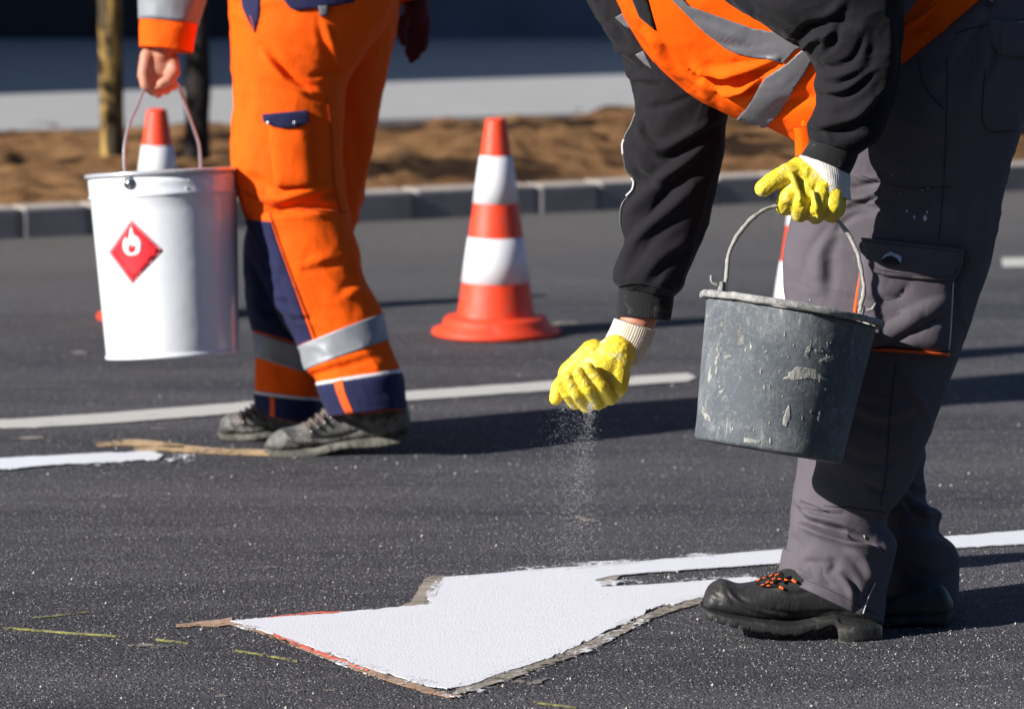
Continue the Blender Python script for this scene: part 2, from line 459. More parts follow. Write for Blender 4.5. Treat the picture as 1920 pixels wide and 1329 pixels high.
SILVER = cloth("reflective_tape", (0.25, 0.265, 0.29), 0.08, 0.45, crum=0.0015, crs=25, spec=0.6)
SILVERV = cloth("reflective_tape_grey", (0.12, 0.12, 0.135), 0.08, 0.45, crum=0.002, crs=20, spec=0.6)
WHITE_PIPE = cloth("pale_piping", (0.6, 0.6, 0.6), 0.05, 0.5)
ORANGE_PIPE = cloth("orange_piping", (0.75, 0.1, 0.01), 0.05, 0.6)

def skin_mat():
    m = M("skin", 0.5, 0.35); v = m.map()
    m.color(m.mix(m.noise(v, 45, 4), (0.46, 0.17, 0.10), (0.60, 0.28, 0.19))); m.b.inputs["Subsurface Weight"].default_value = 0.12
    m.b.inputs["Subsurface Radius"].default_value = (0.01, 0.004, 0.002); m.b.inputs["Subsurface Scale"].default_value = 0.3
    m.bump(m.noise(v, 260, 4), 0.0008); return m.m
SKIN = skin_mat()
def glove_mat():
    m = M("yellow_rubber_glove", 0.5, 0.4); v = m.map()
    dust = m.ramp(m.noise(v, 38, 6, 0.65, 0.5), [(0.54, 0.0), (0.70, 0.7)])
    c = m.mix(m.noise(v, 20, 3), (0.64, 0.49, 0.02), (0.82, 0.64, 0.05))
    c = m.mix(m.ramp(m.noise(v, 55, 6, 0.7, 0.8), [(0.56, 0.0), (0.68, 0.6)]), c, (0.34, 0.26, 0.09))
    m.color(m.mix(dust, c, (0.72, 0.68, 0.42)))
    m.rough(m.mix(dust, (0.48,)*3, (0.85,)*3))
    m.bump(m.noise(v, 40, 2, 0.5, 2.5), 0.0028); m.bump(m.noise(v, 130, 3, 0.6, 1.2), 0.0006); m.bump(m.noise(v, 420, 3), 0.0004); return m.m
GLOVE = glove_mat()
KNIT = cloth("cream_knit", (0.60, 0.54, 0.42), 0.1, 0.9, crum=0.001, dirt=(0.3, 0.27, 0.22), dirt_at=0.6)
KNITW = cloth("white_knit", (0.66, 0.64, 0.60), 0.1, 0.9, crum=0.003, crs=40, dirt=(0.4, 0.38, 0.36), dirt_at=0.62)
MAROON = cloth("maroon_glove", (0.09, 0.015, 0.02), 0.2, 0.8)

_k0 = G(0, 449); _k1 = G(1920, 358); _kd = (_k1-_k0)/np.linalg.norm(_k1-_k0); KN_V = (-_kd[1], _kd[0], 0.0); KN_O = float(_k0[0]*-_kd[1] + _k0[1]*_kd[0])
def asphalt():
    m = M("asphalt", 0.82, 0.35); v = m.map()
    big = m.noise(m.map((0.28, 1.5, 1), (0, 0, rad(-14))), 1.5, 8, 0.75)
    c = m.mix(m.ramp(big, [(0.40, 0.0), (0.60, 1.0)]), (0.052, 0.054, 0.070), (0.20, 0.195, 0.21))
    st = m.noise(m.map((0.35, 2.6, 1), (0, 0, rad(-10))), 7, 8, 0.8)
    c = m.mix(m.ramp(st, [(0.45, 0.0), (0.70, 0.55)]), c, (0.17, 0.165, 0.175))
    ag = m.voro(v, 200, out="Color"); sep = m.n("ShaderNodeSeparateColor"); m.l(ag, sep.inputs[0])
    c = m.mix(m.ramp(sep.outputs[0], [(0.3, 0.0), (1.0, 0.5)]), c, (0.23, 0.23, 0.25))
    c = m.mix(m.ramp(sep.outputs[2], [(0.6, 0.0), (1.0, 0.55)]), c, (0.03, 0.031, 0.04))
    c = m.mix(m.ramp(sep.outputs[1], [(0.955, 0.0), (0.965, 1.0)]), c, (0.46, 0.45, 0.43))
    dusty = m.ramp(m.noise(m.map((0.25, 1.6, 1), (0, 0, rad(-10))), 4, 8, 0.8), [(0.53, 0.0), (0.70, 0.6)])
    c = m.mix(dusty, c, (0.21, 0.195, 0.185))
    gy = m.n('ShaderNodeVectorMath', operation='DOT_PRODUCT'); m.l(v, gy.inputs[0]); gy.inputs[1].default_value = KN_V
    gd_ = m.math('ADD', m.math('SUBTRACT', gy.outputs['Value'], KN_O), m.math('MULTIPLY', m.noise(v, 2.2, 4), 1.0))
    c = m.mix(m.ramp(m.math('MULTIPLY', m.math('ADD', gd_, 2.2), 0.4), [(0.0, 0.0), (0.85, 0.9)]), c, (0.27, 0.25, 0.23))
    cr = m.ramp(m.voro(v, 200), [(0.25, 0.0), (0.6, 1.0)])
    c = m.mix(m.math('MULTIPLY', cr, 0.6), c, (0.02, 0.02, 0.025))
    m.color(c)
    h = m.math('SUBTRACT', 1.0, m.voro(v, 200)); m.bump(h, 0.008, 1.0)
    m.bump(m.noise(v, 55, 4, 0.7), 0.006); m.bump(m.noise(v, 600, 2), 0.0015)
    return m.m
ASPHALT = asphalt()
def road_paint(name, col, worn):
    m = M(name, 0.7, 0.3); v = m.map()
    c = m.mix(m.noise(v, 18, 7, 0.75), tuple(x*0.9 for x in col), col)
    c = m.mix(m.ramp(m.noise(v, 70, 6, 0.75), [(worn, 0.0), (worn+0.1, 0.6)]), c, (0.2, 0.19, 0.18))
    m.color(c); m.bump(m.math('SUBTRACT', 1.0, m.voro(v, 260)), 0.0008, 0.5); m.bump(m.noise(v, 500, 2), 0.0004); m.bump(m.noise(v, 10, 2), 0.0015, 0.5); return m.m
PAINT = road_paint("fresh_white_road_paint", (0.73, 0.745, 0.78), 0.85)
PAINT_OLD = road_paint("older_white_road_paint", (0.55, 0.54, 0.5), 0.66)
def worn(mat, lo, hi, scale=60, fine=0.5):
    """thin worn coverage: the asphalt shows through where the layer has gone"""
    nt_ = mat.node_tree; b = nt_.nodes["Principled BSDF"]; tc = nt_.nodes.new("ShaderNodeTexCoord")
    n1 = nt_.nodes.new("ShaderNodeTexNoise"); n1.inputs["Scale"].default_value = scale; n1.inputs["Detail"].default_value = 8; n1.inputs["Roughness"].default_value = 0.8
    n2 = nt_.nodes.new("ShaderNodeTexNoise"); n2.inputs["Scale"].default_value = 9; n2.inputs["Detail"].default_value = 3
    ad = nt_.nodes.new("ShaderNodeMath"); ad.operation = 'MULTIPLY_ADD'; ad.inputs[1].default_value = fine
    cr = nt_.nodes.new("ShaderNodeMapRange"); cr.inputs[1].default_value = lo; cr.inputs[2].default_value = hi
    for n_ in (n1, n2): nt_.links.new(tc.outputs["Object"], n_.inputs["Vector"])
    nt_.links.new(n2.outputs["Fac"], ad.inputs[0]); nt_.links.new(n1.outputs["Fac"], ad.inputs[2]); nt_.links.new(ad.outputs[0], cr.inputs[0]); nt_.links.new(cr.outputs[0], b.inputs["Alpha"]); return mat
TAPE = cloth("masking_residue", (0.16, 0.13, 0.09), 0.5, 0.9, dirt=(0.35, 0.3, 0.24), dirt_at=0.5)
TAPE_B = cloth("brown_masking_residue", (0.27, 0.15, 0.08), 0.5, 0.9, dirt=(0.5, 0.32, 0.2), dirt_at=0.52)
RED_MARK = cloth("red_marking_spray", (0.7, 0.07, 0.02), 0.2, 0.8)
YEL_MARK = cloth("yellow_chalk", (0.36, 0.34, 0.06), 0.4, 0.95, dirt=(0.07, 0.07, 0.06), dirt_at=0.42)
DUST = cloth("dried_mud", (0.15, 0.13, 0.11), 0.4, 0.95)

def plain(name, col, rough=0.6, spec=0.4, metal=0.0, var=0.15, sc=12, bmp=0.001, bs=60):
    m = M(name, rough, spec, metal); v = m.map()
    m.color(m.mix(m.noise(v, sc, 5), tuple(x*(1-var) for x in col), tuple(min(1, x*(1+var)) for x in col)))
    if bmp: m.bump(m.noise(v, bs, 4), bmp)
    return m.m
def grey_bucket_mat():
    m = M("worn_grey_rubber", 0.66, 0.35)
    v = m.map(); c = m.mix(m.noise(v, 12, 6, 0.7), (0.052, 0.064, 0.076), (0.115, 0.13, 0.147))
    rot = m.map((1, 1, 0.14), (0, rad(-9.7), 0))
    haze_ = m.ramp(m.noise(v, 7, 8, 0.75, 0.6), [(0.44, 0.0), (0.64, 0.6)])
    c = m.mix(haze_, c, (0.25, 0.265, 0.27))
    zone = m.ramp(m.noise(v, 13, 4), [(0.44, 0.0), (0.6, 1.0)])
    sc = m.ramp(m.noise(rot, 130, 6, 0.78, 0.6), [(0.55, 0.0), (0.68, 0.8)])
    c = m.mix(m.math('MULTIPLY', sc, zone), c, (0.44, 0.44, 0.41))
    fine = m.ramp(m.noise(v, 85, 9, 0.85, 0.5), [(0.52, 0.0), (0.68, 0.6)])
    c = m.mix(fine, c, (0.34, 0.35, 0.34))
    pl_ = m.noise(v, 15, 9, 0.78, 0.3); plast = m.ramp(pl_, [(0.57, 0.0), (0.68, 0.8)])
    c = m.mix(plast, c, (0.40, 0.385, 0.345))
    m.color(c); m.bump(plast, 0.002); m.bump(m.noise(v, 160, 6, 0.75), 0.0016); return m.m
GBUCKET = grey_bucket_mat()
RIMM = None
def rim_mat():
    m = M("cement_crusted_rim", 0.9, 0.2); v = m.map()
    c = m.mix(m.ramp(m.noise(v, 60, 7, 0.75), [(0.36, 0.0), (0.60, 1.0)]), (0.15, 0.155, 0.155), (0.40, 0.395, 0.37))
    m.color(c); m.bump(m.noise(v, 170, 6, 0.7), 0.0025); return m.m
RIMM = rim_mat()
def white_bucket_mat():
    m = M("white_lacquered_tin", 0.22, 0.6); v = m.map()
    c = m.mix(m.ramp(m.noise(v, 34, 7, 0.75), [(0.63, 0.0), (0.72, 0.55)]), (0.80, 0.83, 0.87), (0.45, 0.46, 0.5)); m.color(c)
    m.b.inputs["Coat Weight"].default_value = 0.3; m.bump(m.noise(v, 9, 3), 0.004, 0.5); return m.m
WBUCKET = white_bucket_mat()
STEEL = plain("zinc_steel", (0.45, 0.46, 0.48), 0.3, 0.5, 1.0)
WIRE = plain("cement_crusted_wire", (0.33, 0.32, 0.29), 0.85, 0.3, 0.0, 0.4, 80, 0.002, 200)
WIRE_W = plain("galvanised_wire", (0.5, 0.48, 0.5), 0.35, 0.6, 0.7)
RED_LABEL = plain("red_label", (0.80, 0.018, 0.03), 0.45, 0.4, 0, 0.05, 40, 0)
PINK_EDGE = plain("pink_label_edge", (0.80, 0.2, 0.22), 0.45, 0.4, 0, 0.05, 40, 0)
WHITE_LABEL = plain("white_label", (0.8, 0.8, 0.8), 0.45, 0.4, 0, 0.03, 40, 0)
CONE_O = cloth("orange_cone_rubber", (0.80, 0.060, 0.018), 0.12, 0.5, dirt=(0.30, 0.12, 0.09), dirt_at=0.54, crum=0.001, sheen=0, spec=0.4)
def cone_white():
    m = M("white_cone_sleeve", 0.45, 0.5); v = m.map()
    c = m.mix(m.ramp(m.noise(m.map((1, 1, 2)), 26, 6, 0.7), [(0.64, 0.0), (0.70, 0.6)]), (0.72, 0.73, 0.76), (0.72, 0.25, 0.16)); m.color(c); return m.m
CONE_W = cone_white()
BOOT = cloth("black_boot_leather", (0.022, 0.022, 0.022), 0.4, 0.5, dirt=(0.10, 0.095, 0.085), dirt_at=0.55, crum=0.002, crs=45, sheen=0.0, spec=0.45, weave=300, wamp=0.0006)
BOOT_S = cloth("black_boot_sole", (0.02, 0.02, 0.02), 0.4, 0.6, dirt=(0.14, 0.13, 0.11), dirt_at=0.55, crum=0.0015, crs=90, sheen=0.0, spec=0.4)
BOOT_G = cloth("dusty_black_boot", (0.05, 0.05, 0.05), 0.5, 0.7, dirt=(0.26, 0.25, 0.23), dirt_at=0.42, crum=0.006, crs=45, sheen=0.0, spec=0.4)
BOOT_GS = cloth("dusty_boot_sole", (0.09, 0.088, 0.075), 0.4, 0.85, dirt=(0.26, 0.25, 0.21), dirt_at=0.45, crum=0.003, crs=60, sheen=0.0)
LACE = plain("black_lace", (0.015, 0.014, 0.013), 0.8, 0.3); LACE_O = plain("orange_lace", (0.85, 0.13, 0.02), 0.7, 0.3)
BEAD = plain("glass_beads", (0.85, 0.86, 0.88), 0.25, 0.8, 0, 0.02, 10, 0)
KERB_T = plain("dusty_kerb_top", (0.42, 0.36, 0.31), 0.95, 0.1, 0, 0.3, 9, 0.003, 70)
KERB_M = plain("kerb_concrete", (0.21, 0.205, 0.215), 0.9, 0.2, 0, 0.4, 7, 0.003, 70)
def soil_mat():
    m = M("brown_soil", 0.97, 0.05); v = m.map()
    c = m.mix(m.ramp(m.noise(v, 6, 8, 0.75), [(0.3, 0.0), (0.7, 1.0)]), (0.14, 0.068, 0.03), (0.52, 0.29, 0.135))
    soil_shade = m.ramp(m.noise(m.map((0.45, 1.3, 1), (0, 0, rad(9)), (0.35, 0.1, 0)), 1.5, 6, 0.62, 0.3), [(0.51, 0.0), (0.56, 0.92)])  # dark patches paint bands of shadow into the soil colour
    m.color(m.mix(soil_shade, c, (0.035, 0.022, 0.016))); m.bump(m.noise(v, 30, 7, 0.8), 0.04); return m.m
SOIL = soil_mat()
PAVE = plain("pavement_concrete", (0.37, 0.37, 0.365), 0.9, 0.2, 0, 0.12, 3, 0.002, 60)
GROUNDM = plain("bare_ground", (0.12, 0.1, 0.075), 0.95, 0.1, 0, 0.4, 1, 0.01, 8)
HAIR = plain("dark_hair", (0.03, 0.02, 0.012), 0.6, 0.3, 0, 0.3, 80, 0.003, 200)

for m_, lo_, hi_ in ((TAPE, .60, .72), (TAPE_B, .60, .72), (RED_MARK, .62, .74), (YEL_MARK, .66, .80), (DUST, .62, .80), (PAINT_OLD, .52, .60)): worn(m_, lo_, hi_)
SPLAT = worn(road_paint('white_paint_specks', (0.74, 0.75, 0.78), 0.9), .80, .84, 75)
# ================================================================ THE SETTING
def sheet(name, pts, z, mat, kind='structure', sub=None):
    o = meshobj(name, [(p[0], p[1], z) for p in pts], [tuple(range(len(pts)))], mat, None, False)
    tag(o, kind=kind); return o
tag(sheet("ground", [(-150, -60), (150, -60), (150, 200), (-150, 200)], -0.02, GROUNDM))
# kerb line through two photo points
k0 = G(0, 449); k1 = G(1920, 358); kd = (k1 - k0); kd /= np.linalg.norm(kd); kn = np.array([-kd[1], kd[0], 0])
def KL(a, b, z=0.0): p = k0 + kd*a + kn*b; return np.array([p[0], p[1], z])
sheet("road", [KL(-60, -40), KL(60, -40), KL(60, 0.02), KL(-60, 0.02)], 0.0, ASPHALT)

def kerbs():
    n = 0; rng = random.Random(3)
    # stone joints fall where the photo shows one
    j0 = float((G(778, 412) - k0) @ kd)
    cuts = [-4.5, -4.0, -3.5, -3.25, -2.75, -2.25, -1.75, -1.5, -1.25, -0.75, -0.25, 0.0, 0.5, 0.75, 1.25, 1.5, 2.0, 2.5, 2.75, 3.25, 3.75, 4.25, 4.75, 5.25]
    for c0_, c1_ in zip(cuts[:-1], cuts[1:]):
        a = j0 + c0_; g = 0.014; ln = c1_ - c0_
        z = 0.105 + rng.uniform(-0.003, 0.003); yy = rng.uniform(-0.004, 0.004)
        V, Fc = box(0, ln - g, 0, 0.15, -0.1, z)
        # rounded upper front edge comes from the bevel
        V = [KL(a + g/2 + v[0], v[1] + yy, v[2]) for v in V]
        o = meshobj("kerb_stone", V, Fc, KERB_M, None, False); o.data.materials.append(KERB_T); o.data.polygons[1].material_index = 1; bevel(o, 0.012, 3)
        tag(o, "grey concrete kerb stone in the row between the asphalt and the brown soil", "kerb stone", "kerb stones along the edge of the asphalt")
kerbs()
V, Fc = box(-6, 8, 0.012, 0.14, -0.1, 0.098)
tag(meshobj('kerb_bedding', [KL(v[0], v[1], v[2]) for v in V], Fc, plain('pale_mortar', (0.42, 0.37, 0.32), 0.95, 0.1), None, False), kind='structure')
def soil():
    nx, ny = 620, 180; a = np.linspace(-6, 8, nx); b = np.linspace(0.15, 3.95, ny)
    A, B = np.meshgrid(a, b); q = np.stack([A, B, np.zeros_like(A)], 2)
    z = 0.075 + 0.03*fbm(q*np.array([0.7, 1.7, 1]), 5, 2) + 0.014*fbm(q*4.0, 8, 3) + 0.020*fbm(q*9, 9, 5)
    # trench-like hollows with a steep far side
    for (u, v, w, h, dep) in ((60, 335, 1.0, 0.3, .20), (800, 310, 0.55, 0.22, .24), (1000, 306, 1.1, 0.10, .20), (1110, 286, 0.5, 0.12, .18), (1420, 285, 0.8, 0.22, .2), (180, 318, .35, .3, .2)):
        dep *= 0.7; c = G(u, v, 0.05); ca = float((c-k0) @ kd); cb = float((c-k0) @ kn)
        z = z - dep*np.exp(-((A-ca)/w)**2 - ((B-cb)/h)**2) + 0.5*dep*np.exp(-((A-ca)/w)**2 - ((B-cb+1.6*h)/h)**2)
    z = np.clip(z, -0.012, 0.2)
    e = np.clip(np.minimum(B-0.15, 3.95-B)/0.25, 0, 1); z = z*e + 0.085*(1-e)
    V = [KL(x, y, w) for x, y, w in zip(A.ravel(), B.ravel(), z.ravel())]
    Fc = [(i*nx+j, i*nx+j+1, (i+1)*nx+j+1, (i+1)*nx+j) for i in range(ny-1) for j in range(nx-1)]
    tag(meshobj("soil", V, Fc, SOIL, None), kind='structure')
soil()
# pale pavement behind the soil; it lies partly in the shade of the building
p0 = G(0, 248, 0.09); p1 = G(1190, 212, 0.09); pd = p1-p0; pd /= np.linalg.norm(pd); pn = np.array([-pd[1], pd[0], 0])
def PL(a, b, z=0.0): p = p0 + pd*a + pn*b; return np.array([p[0], p[1], z])
V, Fc = box(-20, 25, 0, 9, -0.1, 0.095)
tag(meshobj("pavement", [PL(v[0], v[1], v[2]) for v in V], Fc, PAVE, None, False), kind='structure')

def building():
    t = thing("office_building", "dark blue-grey building with a plinth, standing in its own shade behind the pale pavement", "building", (0, 24.6, 0))
    W = plain("slate_render", (0.20, 0.24, 0.32), 0.8, 0.3, 0, 0.3, 0.8, 0.003, 10)
    W2 = plain("dark_cladding", (0.018, 0.018, 0.024), 0.5, 0.4, 0, 0.3, 2, 0.002, 10)
    PLN = plain("plinth_render", (0.13, 0.145, 0.19), 0.9, 0.2, 0, 0.6, 1.6, 0.004, 10)
    GL = plain("window_glass", (0.02, 0.022, 0.03), 0.08, 0.8, 0, 0.1, 2, 0)
    y = 24.6
    meshobj("wall", *join([box(-9, 9, y, y+8, 0, 10), box(-16, -8.6, 16.2, y+0.02, 0, 7.2)]), W, t, False)
    meshobj("plinth", *box(-8.5, 9.05, y-0.06, y-0.003, 0.097, 0.50), PLN, t, False)
    for x in (-7.5, -4.6):      # dark cladding bays at the left
        meshobj("cladding_panel", *box(x, x+2.85, y-0.12, y-0.063, 0.12, 2.6), W2, t, False)
    for i in range(4):
        x = -1.0 + i*2.4
        f = meshobj("window", *box(x, x+1.5, y-0.03, y-0.004, 1.0, 2.4), W2, t, False)
        meshobj("pane", *box(x+0.08, x+1.42, y-0.036, y-0.031, 1.08, 2.32), GL, f, False)
    meshobj("roof", *box(-9.3, 9.3, y-0.3, y+8.3, 10.004, 10.25), W2, t, False)
    meshobj("roof", *box(-16.3, -8.3, 15.9, y-0.31, 7.204, 7.4), W2, t, False)
building()

def sky_blocking_building():
    """unseen block added behind the camera: it keeps the low sky off the shaded sides"""
    t = thing("unseen_apartment_block", "long flat-roofed apartment block, unseen, added behind the camera to block the low sky", "building", (8, -14, 0))
    br = plain("unseen_block_brick", (0.10, 0.07, 0.06), 0.9, 0.2, 0, 0.3, 3, 0.004, 12); gl = plain("unseen_block_glass", (0.02, 0.022, 0.03), 0.1, 0.8, 0, 0.1, 2, 0)
    meshobj("wall", *box(-9, 40, -28, -12, 0, 13), br, t, False); meshobj("roof", *box(-9.4, 40.4, -28.4, -11.6, 13.004, 13.4), br, t, False)
    for f in range(4):
        for i in range(14): meshobj("window", *box(-7.5+i*3.4, -5.7+i*3.4, -11.998, -11.95, 1.2+f*3.1, 2.7+f*3.1), gl, t, False)
sky_blocking_building()
def added_shrub():  # unseen shrub, added to throw a long broken shadow over the soil
    rng = random.Random(12); t = thing("added_shrub", "tall narrow evergreen shrub, unseen, added off the left edge to shade the soil strip", "shrub", (-3.9, 14.35, 0.06))
    b = np.array([-3.9, 14.35, 0.06]); gr = plain("added_shrub_leaf", (0.05, 0.08, 0.03), 0.7, 0.3, 0, 0.5, 6, 0)
    meshobj("trunk", *tube([b-np.array([0,0,.1]), b+np.array([0,0,1.5]), b+np.array([0,0,3.0])], [.05,.035,.01], 10, n=16), plain("shrub_bark", (0.08, 0.06, 0.045), 0.9), t)
    V = []; Fc = []
    for k in range(5200):
        z = 0.55 + 2.5*rng.random(); r = (0.12 + 0.30*(1-abs(z-1.5)/1.7))*math.sqrt(rng.random())*(1+0.35*math.sin(z*9)); a = rng.random()*6.283
        c = b + np.array([math.cos(a)*r, math.sin(a)*r, z]); d = np.array([rng.gauss(0,1), rng.gauss(0,1), rng.gauss(0.6,1)]); d /= np.linalg.norm(d); q = np.cross(d, [.3,.2,.9]); q /= np.linalg.norm(q)
        s_ = rng.uniform(.025, .05); i = len(V); V += [c-d*s_, c+q*s_*.5, c+d*s_, c-q*s_*.5]; Fc.append((i,i+1,i+2,i+3))
    meshobj("crown", V, Fc, gr, t, False)
added_shrub()

def tree_and_stake():
    rng = random.Random(5)
    bark = plain("dark_bark", (0.035, 0.03, 0.028), 0.95, 0.2, 0, 0.5, 14, 0.012, 40)
    leafm = plain("autumn_leaf", (0.16, 0.10, 0.02), 0.7, 0.3, 0, 0.5, 6, 0)
    b = G(368, 305, 0.08); t = thing("young_tree", "young tree with a dark slim trunk growing in the soil strip behind the white pail", "tree", b)
    pts = [b + np.array([0, 0, -0.1]), b + np.array([0.01, 0, 0.5]), b + np.array([0.0, 0.02, 1.2]), b + np.array([0.03, 0, 2.2]), b + np.array([0, 0, 3.4])]
    meshobj("trunk", *tube(pts, [0.056, 0.05, 0.045, 0.035, 0.02], 14, n=40, wob=0.12, seed=4), bark, t)
    parts = []; tips = []
    for i in range(16):
        z = 1.9 + i*0.1; a = i*2.4; s = b + np.array([0, 0, z]); L = 1.0 - i*0.035
        e = s + np.array([math.cos(a)*L, math.sin(a)*L, 0.7*L]); mid = (s+e)/2 + np.array([0, 0, 0.08])
        parts.append(tube([s, mid, e], [0.016, 0.01, 0.004], 6, n=8)); tips += [mid*(1-k)+e*k for k in np.linspace(0, 1, 6)]
    meshobj("limbs", *join(parts), bark, t)
    V = []; Fc = []
    for k in range(900):
        c = np.array(rng.choice(tips)) + np.array([rng.gauss(0, .16), rng.gauss(0, .16), rng.gauss(0, .14)])
        a = np.array([rng.gauss(0, 1) for _ in range(3)]); a /= np.linalg.norm(a); q = np.cross(a, [0.3, 0.2, 0.9]); q /= np.linalg.norm(q)
        s = rng.uniform(0.02, 0.04); i = len(V); V += [c-a*s, c+q*s*0.5, c+a*s, c-q*s*0.5]; Fc.append((i, i+1, i+2, i+3))
    meshobj("crown", V, Fc, leafm, t, False)
    wood = M("sun_dappled_stake_wood", 0.85, 0.2); v = wood.map((1, 1, 0.22))
    wood.color(wood.mix(wood.ramp(wood.noise(v, 16, 4, 0.6), [(0.46, 0.0), (0.58, 1.0)]), (0.07, 0.05, 0.03), (0.46, 0.29, 0.08))); wood.bump(wood.noise(v, 60, 4), 0.006)  # yellow patches put dappled sunlight into the dark wood colour
    s = G(212, 318, 0.08)
    o = meshobj("tree_stake", *tube([s+np.array([0, 0, -0.1]), s+np.array([-0.004, 0, 0.9]), s+np.array([0, 0, 1.9])], [0.050, 0.048, 0.046], 16, n=30, wob=0.05), wood.m, None)
    tag(o, "round wooden tree stake, yellowish brown, standing in the soil at the left", "tree stake")
tree_and_stake()

# ---------------------------------------------------------------- road markings
def jag(poly, amp, seed, step=3.0):
    """roughen an outline the way brushed paint or torn tape is rough"""
    poly = np.array(poly, float); out = []
    for i in range(len(poly)):
        a, b = poly[i], poly[(i+1) % len(poly)]; k = max(1, int(np.linalg.norm(b-a)/step))
        for j in range(k): out.append(a + (b-a)*j/k)
    out = np.array(out); q = np.stack([out[:, 0]*0.045, out[:, 1]*0.11, np.zeros(len(out))], 1)
    am = amp if np.isscalar(amp) else amp(out)
    w = 0.35 + np.clip(vnoise(q*0.35+9, seed+3)+0.3, 0, 1)
    dx = fbm(q, seed, 5)*am*w; dy = fbm(q+31, seed+7, 5)*am*0.5*w
    return out + np.stack([dx, dy], 1)
def marking(name, polys, z, mat, label, cat, step=14, group=None):
    parts = []
    for pl in polys:
        o = patch("tmp", pl, None, mat, None, ground=z, step=step, skirt=0.0015)
        parts.append(([np.array(v.co) for v in o.data.vertices], [tuple(p.vertices) for p in o.data.polygons]))
        me = o.data; bpy.data.objects.remove(o); bpy.data.meshes.remove(me)
    o = meshobj(name, *join(parts), mat, None, False); return tag(o, label, cat, group)
arrow = [(432,1163),(500,1157),(640,1147),(745,1138),(798,1131),(832,1081),(905,1076),(1010,1066),(1100,1060),(1250,1047),(1475,1028),(1640,1015),(1790,1004),(1960,990),
         (1960,1016),(1790,1026),(1640,1039),(1475,1054),(1330,1064),(1215,1072),(1150,1078),(1116,1086),(1130,1099),(1200,1096),(1300,1089),(1405,1080),(1428,1084),(1380,1103),(1320,1119),(1240,1134),(1190,1157),(1140,1181),
         (1085,1205),(1050,1226),(1000,1243),(940,1260),(880,1284),(835,1290),(800,1283),(700,1254),(620,1224),(560,1204),(500,1184),(470,1173)]
marking("road_arrow", [jag(arrow, lambda o: 1.0 + 5.0*((o[:, 1] > 1100) & (o[:, 0] > 440)), 3, 2.0)], 0.0042, PAINT,
        "freshly painted white arrow with a long stem on the asphalt in the foreground", "road marking")
marking("paint_specks", [jag(buffer_line([(440,1166),(560,1206),(700,1256),(830,1291),(880,1288),(1000,1246),(1100,1208),(1240,1140),(1330,1120),(1430,1084)], [10,16,22,24,26,28,26,24,20,10]), 4, 71, 3), jag(buffer_line([(800,1130),(832,1082),(905,1074),(1100,1058),(1250,1046),(1475,1027)], [14,14,9,9,8,6]), 3, 72, 3),
        jag(buffer_line([(150,868),(300,858),(365,858)], [12,18,10]), 3, 73, 3), jag(buffer_line([(1120,1092),(1300,1086),(1405,1078)], [10,6,5]), 2, 74, 3)], 0.0049, SPLAT, None, None); tag(bpy.data.objects["paint_specks"], kind="stuff")
tape1 = buffer_line([(408,1164),(470,1174),(560,1208),(700,1260),(830,1300),(862,1303)], [6, 9, 9, 10, 9, 4])
tape2 = buffer_line([(850,1300),(880,1288),(1000,1249),(1100,1211),(1240,1145),(1330,1120),(1420,1088)], [6, 14, 15, 14, 14, 11, 6])
tape3 = [(746,1137),(770,1128),(797,1083),(812,1078),(838,1080),(826,1100),(808,1134)]
tape4 = [(1116,1080),(1165,1073),(1158,1084),(1136,1100),(1118,1099)]
tape5 = buffer_line([(330,1172),(372,1168),(408,1167),(436,1163)], [5, 7, 12, 14])
marking("masking_tape_residue", [jag(tape2, 4, 11, 2), jag(tape3, 2, 13), jag(tape4, 2, 14)], 0.003, TAPE, "grey-brown masking residue left along the right and upper edges of the white arrow", "tape residue")
marking("masking_tape_residue", [jag(np.vstack([tape1]), 4, 12, 2)], 0.0034, TAPE_B, "brown masking residue along the lower left edge and tip of the white arrow", "tape residue")
marking("masking_tape_residue", [jag(tape5, 2, 15)], 0.0026, TAPE_B, "thin brown tail of masking residue left of the tip of the white arrow", "tape residue")
marking("red_guide_mark", [jag(buffer_line([(510,1188),(555,1205),(610,1226),(690,1255)], [5, 6, 4, 2]), 2, 21), jag(buffer_line([(505,1156),(570,1149.5),(640,1145.5)], [1, 3, 1.5]), 1, 22)], 0.0045, RED_MARK, "orange-red guide mark showing along the edges of the white arrow", "guide mark")
marking("parking_line", [jag([(-20,787),(60,783),(200,774),(475,752),(600,744),(765,733),(1035,714),(1290,699),(1305,707),(1290,714),(1035,731),(765,750),(600,762),(475,771),(200,793),(70,800),(10,801),(-20,798)], 1.2, 31)], 0.004, PAINT_OLD,
        "long pale line crossing the road behind the two workers", "road marking")
marking("parking_line", [jag([(-20,860),(60,855),(200,848),(290,845),(305,853),(295,861),(240,864),(100,870),(-20,882)], 2.5, 32)] +
        [jag([(u-3,v),(u,v-2),(u+3,v),(u,v+2)], 0.4, i) for i, (u, v) in enumerate(((320,862),(346,857)))], 0.005, PAINT,
        "short bright freshly painted line end at the left, in front of the orange trousers", "road marking")
marking("parking_line", [[(1878,484),(1960,482),(1960,498),(1880,500)]], 0.004, PAINT_OLD, "short far line end at the right edge of the photo", "road marking")
marking("masking_tape_residue", [jag(buffer_line([(180,832),(260,829),(345,836)], [7, 11, 6]), 2, 41), jag(buffer_line([(250,842),(330,840),(420,845),(505,848)], [5, 12, 10, 10]), 1.5, 42)], 0.003,
        worn(cloth("tan_masking_residue", (0.40, 0.25, 0.10), 0.5, 0.9, dirt=(0.5, 0.36, 0.22), dirt_at=0.5), .62, .74), "tan masking strip on the asphalt beside the boots of the orange trousers", "tape residue")
